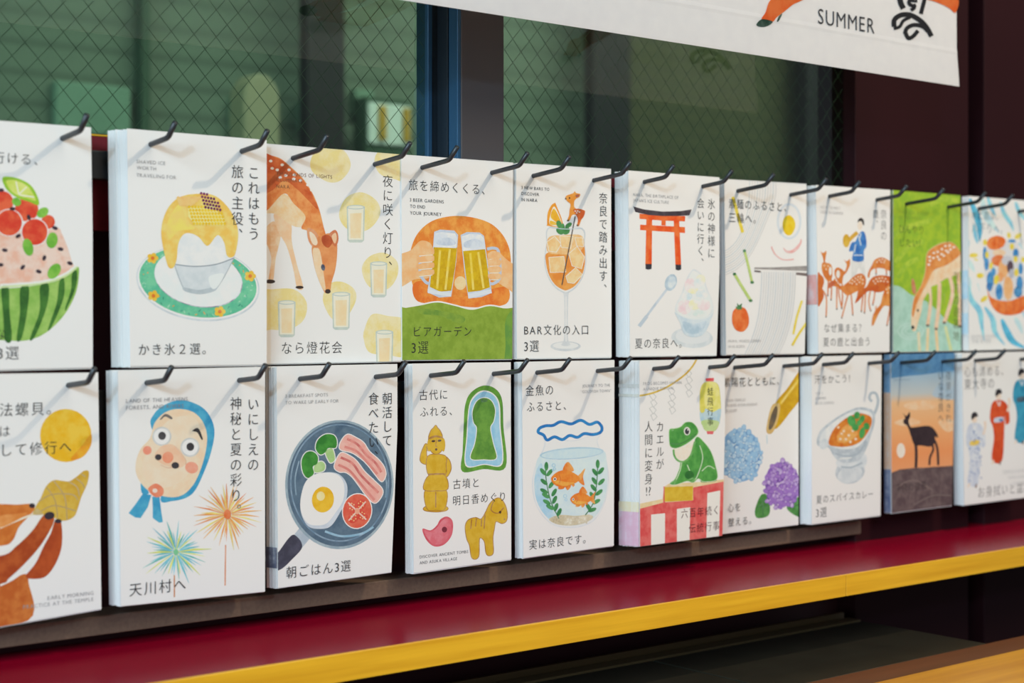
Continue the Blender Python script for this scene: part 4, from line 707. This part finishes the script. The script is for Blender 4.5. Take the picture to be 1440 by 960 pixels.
def art_fish(a):
    a.P([(160, 372), (172, 405), (164, 440), (138, 490), (122, 550), (118, 600), (130, 668), (160, 724), (206, 766), (262, 780), (330, 776), (392, 746), (432, 680), (452, 600), (452, 540), (440, 478), (412, 430), (404, 398), (414, 366), (290, 400)], (222, 226, 228), (232, 234, 234)); a.P([(168, 376), (178, 406), (170, 442), (144, 492), (127, 552), (123, 600), (134, 666), (163, 721), (208, 761), (262, 775), (329, 771), (389, 742), (428, 678), (447, 600), (447, 540), (436, 480), (407, 432), (399, 398), (408, 370), (290, 404)], (238, 237, 234))
    a.P([(148, 472), (210, 484), (300, 484), (400, 466), (434, 448), (444, 500), (446, 590), (428, 674), (388, 736), (328, 766), (262, 770), (210, 756), (166, 716), (138, 662), (128, 600), (132, 545)], (222, 236, 242), (212, 230, 238)); a.P([(134, 540), (160, 500), (176, 600), (206, 700), (240, 762), (206, 752), (166, 714), (138, 660), (128, 600)], (176, 214, 234), (204, 226, 238))
    a.E(291, 456, 140, 26, (176, 208, 222), (196, 220, 230), -4); a.E(291, 457, 132, 20, (214, 232, 240), (202, 226, 236), -4)
    a.P([(192, 742), (240, 724), (310, 728), (362, 722), (384, 734), (350, 758), (290, 770), (226, 764)], (226, 216, 188), (210, 196, 162)); rr = random.Random(2); a.dots([(rr.uniform(208, 362), rr.uniform(732, 760)) for _ in range(70)], 4, (240, 234, 214), (196, 182, 150))
    fr = [(145, 364), (152, 346), (178, 336), (210, 334), (244, 318), (288, 328), (330, 312), (368, 330), (402, 320), (422, 342), (416, 364), (384, 374), (345, 370), (316, 386), (282, 378), (250, 396), (216, 384), (184, 398), (168, 376)]
    a.P(fr, (240, 239, 235)); a.L(fr, 13, (48, 140, 200), (40, 116, 186), closed=True)
    def stem(q, lv):
        a.L(q, 4.5, (60, 120, 80))
        for x, y, ro in lv: a.E(x, y, 8.5, 19, (88, 160, 96), (62, 132, 78), ro)
    stem([(180, 500), (178, 560), (198, 660), (235, 740)], [(180, 512, 0), (166, 536, -40), (194, 540, 40), (170, 580, -50), (202, 592, 35), (170, 620, -60), (178, 640, -60), (214, 626, 30), (182, 668, -60), (216, 658, 25), (196, 690, -60), (236, 712, 25), (222, 690, 20)])
    stem([(404, 490), (400, 580), (385, 670), (350, 725)], [(404, 502, 0), (392, 538, -35), (418, 532, 40), (390, 576, -35), (420, 580, 45), (386, 606, -40), (410, 626, 50), (380, 640, -30), (398, 666, 60), (364, 690, -30), (380, 702, 70)])
    O1, O2 = (240, 152, 62), (234, 124, 44)
    def fish(x, y, k):
        q = lambda pts: [(x+(p[0]-260)*k, y+(p[1]-568)*k) for p in pts]
        for f in ([(252, 534), (258, 506), (276, 494), (298, 532)], [(236, 596), (230, 610), (246, 612), (258, 604)], [(262, 600), (270, 616), (282, 606), (284, 594)], [(286, 590), (296, 602), (302, 590)], [(312, 560), (326, 544), (347, 522), (338, 558), (344, 594), (322, 582)]): a.P(q(f), (240, 172, 96), O2)
        a.P(q([(198, 570), (208, 550), (232, 534), (264, 528), (296, 540), (322, 560), (318, 576), (290, 592), (250, 604), (216, 594)]), O1, O2); a.P(q([(204, 574), (226, 590), (260, 598), (300, 584), (262, 580), (226, 574)]), (246, 186, 90), (242, 164, 70)); a.L(q([(232, 548), (240, 566), (234, 586)]), 3, (216, 104, 40)); a.E(x-45*k, y, 6*k+1, 6*k+1, (250, 244, 230)); a.E(x-45*k, y, 4*k, 4*k, (40, 34, 34))
    fish(262, 568, 1.0); fish(330, 656, .74)
    for x, y, r in ((212, 508, 7), (216, 524, 5), (209, 528, 4), (262, 642, 7), (266, 658, 5)): a.ring(x, y, r, r, 2.6, (150, 200, 224))
    a.T('金魚の', 88, 206, 214); a.T('ふるさと、', 93, 275, 290); a.T('JOURNEY TO THE', 337, 169, 459, G); a.T('“GOLDFISH TOWN”', 330, 194, 464, G); a.T('実は奈良です。', 104, 876, 374)
stack('B', (734, 508.5), (864, 506), (863.2, 767), (735.8, 784.5), .0085, (710, 490, 3.0968), art_fish, 'card stack showing two goldfish in a blue-rimmed bowl', back=(724, 783.8))
def art_frog(a):
    R1, R2 = (222, 84, 82), (232, 116, 108)
    a.P([(128, 722), (236, 700), (248, 640), (268, 628), (420, 620), (536, 606), (536, 950), (128, 950)], (240, 222, 176), (234, 208, 156), False)
    a.P([(380, 646), (534, 616), (534, 940), (380, 940)], R1, R2, False); a.P([(128, 746), (242, 716), (384, 706), (384, 940), (128, 940)], R1, R2, False); a.P([(242, 640), (250, 644), (250, 716), (240, 718)], R1, None, False)
    a.P([(247, 644), (379, 640), (378, 706), (247, 712)], (226, 192, 66), (216, 176, 48), False)
    for q in ([(184, 772), (249, 766), (248, 940), (184, 940)], [(304, 746), (366, 738), (362, 940), (304, 940)], [(446, 672), (506, 660), (498, 940), (440, 940)]): a.P(q, (244, 238, 226), None, False)
    F1, F2, Li = (98, 172, 82), (74, 150, 68), (206, 230, 184)
    a.P([(420, 600), (474, 600), (486, 616), (420, 622)], (70, 140, 60)); bd = [(396, 412), (430, 436), (462, 480), (482, 540), (490, 606), (430, 618), (404, 604), (380, 622), (350, 616), (300, 632), (272, 628), (296, 606), (316, 560), (322, 530), (340, 520), (372, 470)]
    a.L(bd, 5, Li, closed=True); a.P(bd, F1, F2); a.P([(286, 468), (340, 455), (386, 426), (374, 490), (336, 526), (306, 520), (290, 494)], (246, 228, 204), (248, 236, 220)); a.L([(288, 470), (292, 498), (308, 520), (336, 526), (368, 498), (388, 432)], 9, (96, 168, 76))
    hd = [(270, 440), (268, 390), (274, 374), (296, 372), (322, 364), (344, 344), (374, 344), (396, 366), (402, 392), (380, 418), (345, 444), (304, 462), (278, 458)]
    a.L(hd, 5, Li, closed=True); a.P(hd, F1, F2); a.L([(272, 440), (310, 444), (350, 428), (394, 396)], 3, (40, 100, 46)); a.E(282, 378, 8, 6, F1)
    a.E(351, 384, 15, 19, (240, 238, 224)); a.E(351, 385, 10, 14, (64, 64, 70)); a.E(355, 378, 3, 4, (240, 240, 236))
    for q in ([(326, 530), (318, 570), (300, 612)], [(410, 450), (424, 510), (400, 590), (384, 614)], [(420, 570), (450, 546), (480, 560)], [(352, 540), (372, 590)]): a.L(q, 4, Li)
    a.E(362, 588, 22, 20, (44, 108, 52), (60, 124, 56)); 
    for q in ([(276, 626), (300, 612)], [(290, 630), (304, 614)], [(352, 614), (380, 602)], [(370, 622), (388, 606)]): a.L(q, 7, F1)
    for x, y, k in ((190, 208, 1.0), (277, 182, .96), (355, 100, 1.0)):
        h = [(0, 0), (10, 10), (22, 34), (6, 48), (-10, 34), (0, 10)]; y2 = y
        for i in range(4):
            z = [(x-14+(6 if i % 2 else 0), y2+8), (x+2+(6 if i % 2 else 0), y2-2), (x+18+(4 if i % 2 else 0), y2+16), (x+4, y2+34)]
            a.L(z, 4, (204, 204, 200), closed=True, sm=False); y2 += 31*k
    a.L([(110, 222), (160, 214), (210, 200), (270, 172), (340, 122), (378, 80), (400, 40)], 8, (226, 192, 84), (206, 166, 60))
    ln = [(412, 210), (420, 172), (440, 156), (478, 156), (496, 172), (504, 210), (508, 290), (500, 348), (480, 382), (440, 382), (422, 350), (413, 300)]
    a.L(ln, 4, (210, 200, 150), closed=True); a.P(ln, (232, 224, 110), (240, 232, 150)); a.P([(412, 290), (440, 280), (470, 296), (508, 280), (505, 330), (500, 348), (460, 340), (418, 340)], (176, 208, 222), (200, 220, 220)); a.P([(418, 338), (450, 330), (500, 340), (490, 370), (478, 383), (440, 383), (424, 362)], (190, 214, 140), (206, 222, 160)); a.P([(412, 215), (420, 172), (440, 158), (432, 230), (434, 290), (413, 292)], (220, 210, 90), (232, 220, 110))
    a.P([(438, 138), (476, 136), (476, 152), (438, 152)], (226, 66, 70), None, False); a.P([(442, 384), (476, 384), (472, 398), (446, 398)], (226, 66, 70), None, False)
    a.T('FROG BECOMES HUMAN,', 147, 170, 330, G); a.T('A UNIQUE FESTIVAL', 147, 195, 292, G); a.V('蛙飛行事', 459, 176, 362, (56, 54, 48)); a.V('カエルが', 225, 334, 566); a.V('人間に変身', 172, 332, 636); a.T('!?', 160, 684, 188)
    Kr = (88, 40, 44); a.T('六百年続く', 322, 790, 504, Kr); a.T('伝統行事', 358, 860, 504, Kr)
stack('B', (899.3, 506.6), (1019.2, 505), (1015.8, 752.8), (900, 768), .018, (860, 490, 3.3103), art_frog, 'thick card stack showing a green frog on a red striped stage', back=(871, 765.5), n=26, mid=(1019.6, 600),
      edges=((706, 720, (236, 220, 182)), (720, 768, (226, 178, 192)), (540, 545, (214, 210, 200)), (554, 558, (214, 208, 192))))
def florets(a, cx, cy, rx, ry, dk, lt, md, n, seed):
    rr = random.Random(seed); pts = []
    for k in range(n):
        r = math.sqrt((n-k-.4)/n)*rr.uniform(.93, 1.03); th = k*2.39996; pts.append((cx+rx*r*math.cos(th)*.86, cy+ry*r*math.sin(th)*.88))
    for x, y in pts:
        o = rr.uniform(0, 1.5); k = rr.uniform(.85, 1.1)
        for j in range(4):
            th = o+j*math.pi/2+rr.uniform(-.15, .15); px, py = x+13*k*math.cos(th), y+16*k*math.sin(th); ro = math.degrees(math.atan2(1.2*math.sin(th), math.cos(th)))
            a.E(px, py, 16*k, 12*k, dk, md, ro, 10); a.E(px+2*math.cos(th), py+2*math.sin(th), 12.5*k, 9*k, rr.choice([lt, md, lt]), md, ro, 9)
        a.E(x, y, 3.4, 4, tuple(min(255, v+20) for v in lt), None, 0, 6)
def art_hydrangea(a):
    a.P([(180, 800), (206, 740), (236, 742), (250, 800), (240, 840), (196, 852), (178, 838)], (96, 158, 84), (70, 132, 62)); a.P([(330, 800), (372, 760), (410, 740), (410, 840), (370, 838)], (96, 158, 84), (70, 132, 62))
    for q in ([(214, 752), (216, 840)], [(214, 780), (190, 800)], [(216, 800), (240, 790)], [(340, 806), (400, 780)]): a.L(q, 4, (50, 106, 56))
    a.P([(272, 306), (330, 230), (400, 140), (400, 262), (340, 350), (290, 412), (270, 410)], (222, 176, 34), (208, 158, 26)); a.L([(300, 300), (392, 180)], 12, (236, 200, 74)); a.P([(248, 446), (232, 430), (240, 370), (258, 310), (282, 296), (298, 310), (290, 370), (268, 430)], (226, 194, 128), (214, 178, 110)); a.P([(246, 426), (244, 400), (256, 350), (274, 314), (286, 320), (282, 362), (264, 410)], (136, 112, 80), (104, 96, 84)); a.L([(234, 450), (236, 494)], 4, (190, 214, 222))
    a.P([(26, 480), (60, 432), (120, 424), (180, 460), (204, 520), (200, 600), (170, 650), (110, 676), (50, 650), (16, 600)], (124, 170, 214), (146, 190, 224)); florets(a, 112, 548, 104, 146, (92, 144, 198), (204, 224, 238), (160, 200, 228), 30, 4)
    a.P([(226, 690), (246, 612), (300, 582), (358, 604), (388, 660), (380, 750), (320, 794), (258, 776)], (128, 84, 172), (150, 106, 190)); florets(a, 306, 690, 90, 122, (104, 56, 154), (212, 190, 226), (166, 124, 200), 34, 8)
    a.T('紫陽花とともに、', 22, 219, 312); Gt = (180, 176, 172); a.T('TWO TEMPLES', 36, 290, 130, Gt); a.T('WHERE HYDRANGEAS', 36, 314, 186, Gt); a.T('BLOOM', 36, 340, 88, Gt); a.T('心を', 42, 822, 108); a.T('整える。', 44, 892, 176)
stack('B', None, (1123, 502), (1122.9, 737.3), None, .003, (1010, 480, 3.4286), art_hydrangea, 'card stack showing blue and purple hydrangeas and cut bamboo')
def art_curry(a):
    S1, S2 = (184, 194, 200), (212, 218, 220)
    a.E(293, 625, 72, 60, S1, S2, -18); a.E(292, 640, 62, 40, (226, 229, 228), (210, 216, 218), -18); a.P([(236, 570), (360, 540), (366, 600), (300, 610), (236, 604)], (214, 220, 222), (228, 231, 230)); a.L([(250, 604), (300, 606), (352, 584)], 8, (178, 190, 196))
    a.L([(392, 380), (418, 330), (428, 285), (416, 250), (394, 250), (386, 272), (398, 290)], 13, S1, (186, 196, 202)); 
    a.P([(188, 512), (136, 500), (138, 450), (170, 408), (250, 352), (330, 318), (400, 330), (412, 380), (394, 452), (362, 536), (326, 578), (250, 582), (214, 552)], S1, S2); a.P([(192, 500), (150, 490), (150, 458), (176, 420), (252, 362), (330, 330), (392, 342), (400, 380), (384, 440), (330, 508), (250, 518)], (240, 239, 234), (226, 229, 228)); a.E(166, 494, 22, 26, (226, 230, 230), (206, 214, 216), 30)
    a.P([(190, 494), (198, 452), (226, 408), (276, 368), (334, 346), (386, 358), (398, 386), (380, 436), (338, 486), (282, 506), (224, 506)], (228, 142, 56), (214, 112, 40)); a.P([(230, 450), (280, 400), (330, 440), (290, 480), (240, 488)], (240, 180, 100), (232, 150, 66))
    a.dots([(236, 414), (262, 432), (252, 444), (272, 470), (294, 484), (246, 470), (320, 470), (286, 452), (306, 430)], 6.5, (248, 226, 200), (244, 206, 160)); a.L([(220, 540), (270, 552), (330, 540), (370, 480)], 7, (176, 188, 196)); a.L([(240, 566), (300, 560)], 5, (238, 239, 238))
    for x, y, rx, ry, ro in ((300, 384, 20, 28, -20), (326, 356, 15, 18, 10), (350, 374, 13, 20, 20), (318, 414, 17, 17, 0), (351, 440, 14, 28, 12), (372, 408, 14, 18, -20), (336, 392, 12, 14, 0)): a.E(x, y, rx, ry, (92, 174, 92), (70, 150, 76), ro)
    a.T('汗をかこう！', 120, 204, 312, (84, 82, 82)); Gt = (190, 188, 186); a.T('TOP 3', 125, 258, 162, Gt); a.T('SUMMER', 125, 281, 178, Gt); a.T('SPICE CURRIES', 125, 305, 216, Gt); a.T('夏のスパイスカレー', 128, 783, 406, (84, 82, 82)); a.T('3選', 126, 850, 182, (84, 82, 82))
stack('B', (1141.5, 501), (1239.8, 499), (1238.3, 724.4), (1141.5, 736.7), .0125, (1110, 480, 3.4286), art_curry, 'card stack showing orange curry in a silver sauce boat', back=(1125, 736))
def art_dusk(a):
    a.band(0, 480, [(40, (84, 128, 170)), (160, (92, 146, 186)), (180, (164, 190, 206)), (280, (196, 200, 196)), (325, (238, 190, 140)), (450, (242, 176, 118)), (600, (240, 154, 96)), (700, (238, 164, 112))])
    a.lay = [(-9, 9, -9, 9, 1)]
    a.P([(0, 40), (420, 40), (440, 130), (300, 165), (180, 178), (0, 186)], (78, 128, 172), (96, 146, 186))
    for q in ([(150, 330), (240, 306), (330, 320), (300, 350), (200, 356)], [(330, 420), (380, 400), (430, 430), (380, 470)], [(100, 420), (180, 396), (240, 420), (160, 440)]): a.P(q, (246, 190, 140), (246, 206, 166))
    a.P([(300, 280), (350, 210), (420, 240), (420, 300)], (186, 200, 208), (170, 192, 206)); a.P([(0, 700), (60, 686), (90, 680), (130, 664), (170, 660), (210, 655), (260, 655), (300, 651), (360, 648), (440, 640), (440, 960), (0, 960)], (92, 74, 76), (116, 98, 96), False); a.E(136, 566, 22, 38, (250, 226, 206))
    Dk = (62, 48, 52)
    for q, w in (([(212, 520), (216, 580), (214, 654)], 15), ([(296, 520), (304, 560), (288, 600), (284, 642)], 11), ([(310, 510), (326, 560), (330, 642)], 12)): a.L(q, w, Dk)
    a.P([(146, 370), (158, 384), (168, 384), (180, 366), (184, 388), (176, 410), (180, 430), (192, 446), (240, 440), (280, 438), (306, 452), (328, 488), (322, 500), (314, 492), (310, 528), (290, 545), (240, 540), (206, 536), (188, 490), (170, 440), (152, 426), (148, 410), (158, 396)], Dk, (52, 40, 44))
    a.L([(110, 760), (200, 720), (300, 770)], 9, (126, 108, 104)); a.L([(200, 850), (300, 800), (400, 800)], 8, (120, 104, 100))
    Kt = (84, 80, 84); a.T('NIGHT VIEWS OF NARA', 100, 204, 184, (120, 140, 160)); a.V('夜景がきれ', 383, 150, 424, Kt); a.V('いな奈良へ', 343, 150, 424, Kt); a.T('奈良の夜景', 106, 784, 270, (56, 46, 48))
stack('B', (1253, 498), (1342.4, 496), (1339, 710), (1253.8, 721), .008, (1230, 480, 3.6923), art_dusk, 'card stack showing a black deer silhouette against an orange dusk', back=(1244, 721.5), edges=((498, 552, (120, 164, 200)), (552, 660, (244, 196, 160)), (660, 721, (110, 120, 150))))
def art_yukata(a):
    Sk = (244, 214, 188)
    def who(x, y, c, c2, kb, obi, arm=None):
        a.P([(x-22, y+44), (x+22, y+42), (x+50, y+76), (x+58, y+150), (x+38, y+165), (x+32, y+120), (x+30, y+200), (x+18, y+356), (x-34, y+350), (x-24, y+240), (x-30, y+180), (x-44, y+140), (x-40, y+80)], c, c2)
        if arm: a.L([(x+46, y+100), (x+56, y+60), (x+54, y+30)], 11, Sk)
        a.E(x, y+20, 14, 19, Sk); a.P([(x-17, y+10), (x-10, y-14), (x+10, y-16), (x+18, y+4), (x+4, y+8), (x-12, y+22)], (48, 44, 48)); a.L([(x-8, y+44), (x+4, y+70), (x+10, y+44)], 5, (244, 240, 234)); a.P([(x-20, y+134), (x+22, y+128), (x+22, y+150), (x-20, y+156)], obi)
        a.L([(x-24, y+352), (x-34, y+372)], 8, Sk); a.L([(x+10, y+356), (x+6, y+376)], 8, (120, 90, 80))
    who(518, 384, (228, 230, 236), (206, 212, 224), 0, (236, 196, 70), 1); rr = random.Random(6)
    for _ in range(44): x, y = rr.uniform(490, 556), rr.uniform(450, 730); a.L([(x, y), (x+rr.uniform(-8, 8), y+rr.uniform(4, 12))], 5, rr.choice([(120, 144, 188), (160, 176, 204), (100, 126, 176)]))
    who(643, 264, (226, 92, 48), (214, 74, 36), 0, (210, 214, 226), 1); a.E(656, 408, 11, 7, (60, 110, 170)); who(762, 158, (70, 164, 192), (54, 146, 178), 0, (40, 66, 84))
    Kt = (110, 106, 106); a.T('心も清める、', 464, 184, 690, Kt); a.T('東大寺の', 464, 250, 624, Kt); a.T('お身拭いと盆踊り', 534, 812, 850, Kt)
    for y in (690, 716, 742): a.T('TEMPLE DANCE', 664+(y-690), y, 790, (200, 198, 196))
stack('B', (1353, 496), (1449, 494), (1450, 698), (1356, 710), .012, (1230, 480, 3.6923), art_yukata, 'card stack showing dancers in summer kimonos, rightmost in the lower row', back=(1342, 710.8))
# ------------------------------------------------------------------ fabric banner hanging in front of the window
YB = -.09
bx0, bx1 = .25, 1.2110; zb, zt = .2070, .80
CLOTH = mat('white_banner_cloth', (240, 239, 240), .85, spec=.1, c2=(236, 235, 237), nscale=90)
thin_cloth(CLOTH, .42)
ban = thing('banner', ((bx0+bx1)/2, YB, zb+Z0), 'large white fabric banner with SUMMER lettering hanging across the top of the window', 'banner')
cx = (bx0+bx1)/2
b = MB()
prof = [(-.0006, zt), (-.0006, .2400), (-.0007, .2392), (-.0009, .2370), (-.0007, .2345), (-.0008, .2265), (-.0009, .2175), (-.0009, .2092), (-.0008, .2070), (.0010, .2077), (.0022, .2112), (.0026, .2215), (.0020, .2340), (.0008, .2400), (.0006, zt)]
o = 0
def bxe(z): return bx1-.0085*(z-zb)/.08 if z < zb+.08 else bx1-.0085
n = len(prof)
b.v = [(bx0-cx, y, z-zb) for y, z in prof]+[(bxe(z)-cx, y, z-zb) for y, z in prof]
b.f = [(i, (i+1) % n, n+(i+1) % n, n+i) for i in range(n)]+[tuple(range(n))[::-1], tuple(range(n, 2*n))]; b.m = [0]*len(b.f)
b.build('cloth', CLOTH, ban)
b = MB(); b.box(bx0-cx, bx1-.009-cx, -.0042, .0042, zt-zb, zt-zb+.012); b.build('hanging_rod', POST, ban, bevel=.001)
a = Art(1020, 0, 4.0, -YB+.0010); a._gq = []
OR, OR2, HF = (236, 104, 44), (240, 128, 66), (40, 70, 58)
leg = [(270, -10), (440, -10), (380, 26), (330, 66), (290, 96), (264, 122), (205, 110), (226, 70)]
a.P(leg, OR, OR2); a.P([(206, 108), (264, 120), (250, 140), (210, 152), (174, 140)], HF); a.P([(302, 90), (320, 78), (302, 116), (290, 120)], HF)
a.P([(1110, -14), (1300, -14), (1296, 70), (1262, 48), (1226, 28), (1176, 8)], OR, OR2)
BK = (44, 44, 48)
for q, w in (([(980, -14), (988, 18), (1002, 48)], 30), ([(1040, -12), (1034, 20), (1064, 40), (1044, 58)], 20), ([(1028, 2), (1080, 6)], 16), ([(1124, -14), (1110, 40), (1100, 78)], 22), ([(1060, 22), (1070, 40)], 16),
             ([(950, 150), (952, 110), (990, 84), (1040, 84), (1090, 110), (1130, 150), (1160, 204)], 27), ([(948, 160), (980, 150), (1002, 116), (1040, 96)], 18), ([(1010, 190), (1022, 158), (1060, 140), (1110, 148), (1140, 176)], 22), ([(1014, 186), (1030, 214), (1056, 204), (1084, 172)], 22)):
    a.L(q, w, BK, BK)
a.T('SUMMER', 522, 132, 850, (52, 52, 56))
# the part of the print above the picture: the running figure whose legs come down to the hem
def wp(p): return p
for q, c in (([(435, 70), (450, 52), (490, 44), (540, 22), (600, -30), (660, -40), (600, 20), (520, 62), (470, 74)], OR), ([(425, 45), (440, 30), (480, 22), (540, -10), (600, -60), (640, -60), (560, 0), (490, 40), (450, 52)], OR)):
    m_ = [un(x, y, .15) for x, y in spline(q, True)]; i1, i2 = ink(c), ink(OR2); a.put([(p[0], p[2]+.016) for p in m_], i1, i2)
for x, y in ((440, 68), (430, 44)): m_ = [un(x+13*math.cos(k*.5236), y+8*math.sin(k*.5236), .15) for k in range(12)]; a.put([(p[0], p[2]+.016) for p in m_], ink(HF), ink(HF))
a.P([(300, -8), (440, -8), (560, -120), (600, -260), (480, -260), (430, -130)], OR, OR2)
a.flush(); off = (cx, YB, zb)
for nm, mb, m in (('printed_figure', a.mb, CLOTHP), ('lettering', a.tx, INKM)):
    mb.v = [(x-cx, y-YB, z-zb) for x, y, z in mb.v]; mb.build(nm, m, ban)
mb = MB(); mb.v = [(x, -y+.0001, z) for x, y, z in a.mb.v]; mb.f, mb.m, mb.ca, mb.cb = a.mb.f, a.mb.m, a.mb.ca, a.mb.cb   # the ink shows through on the back
bp_ = mb.build('show_through_print', CLOTHP, ban)
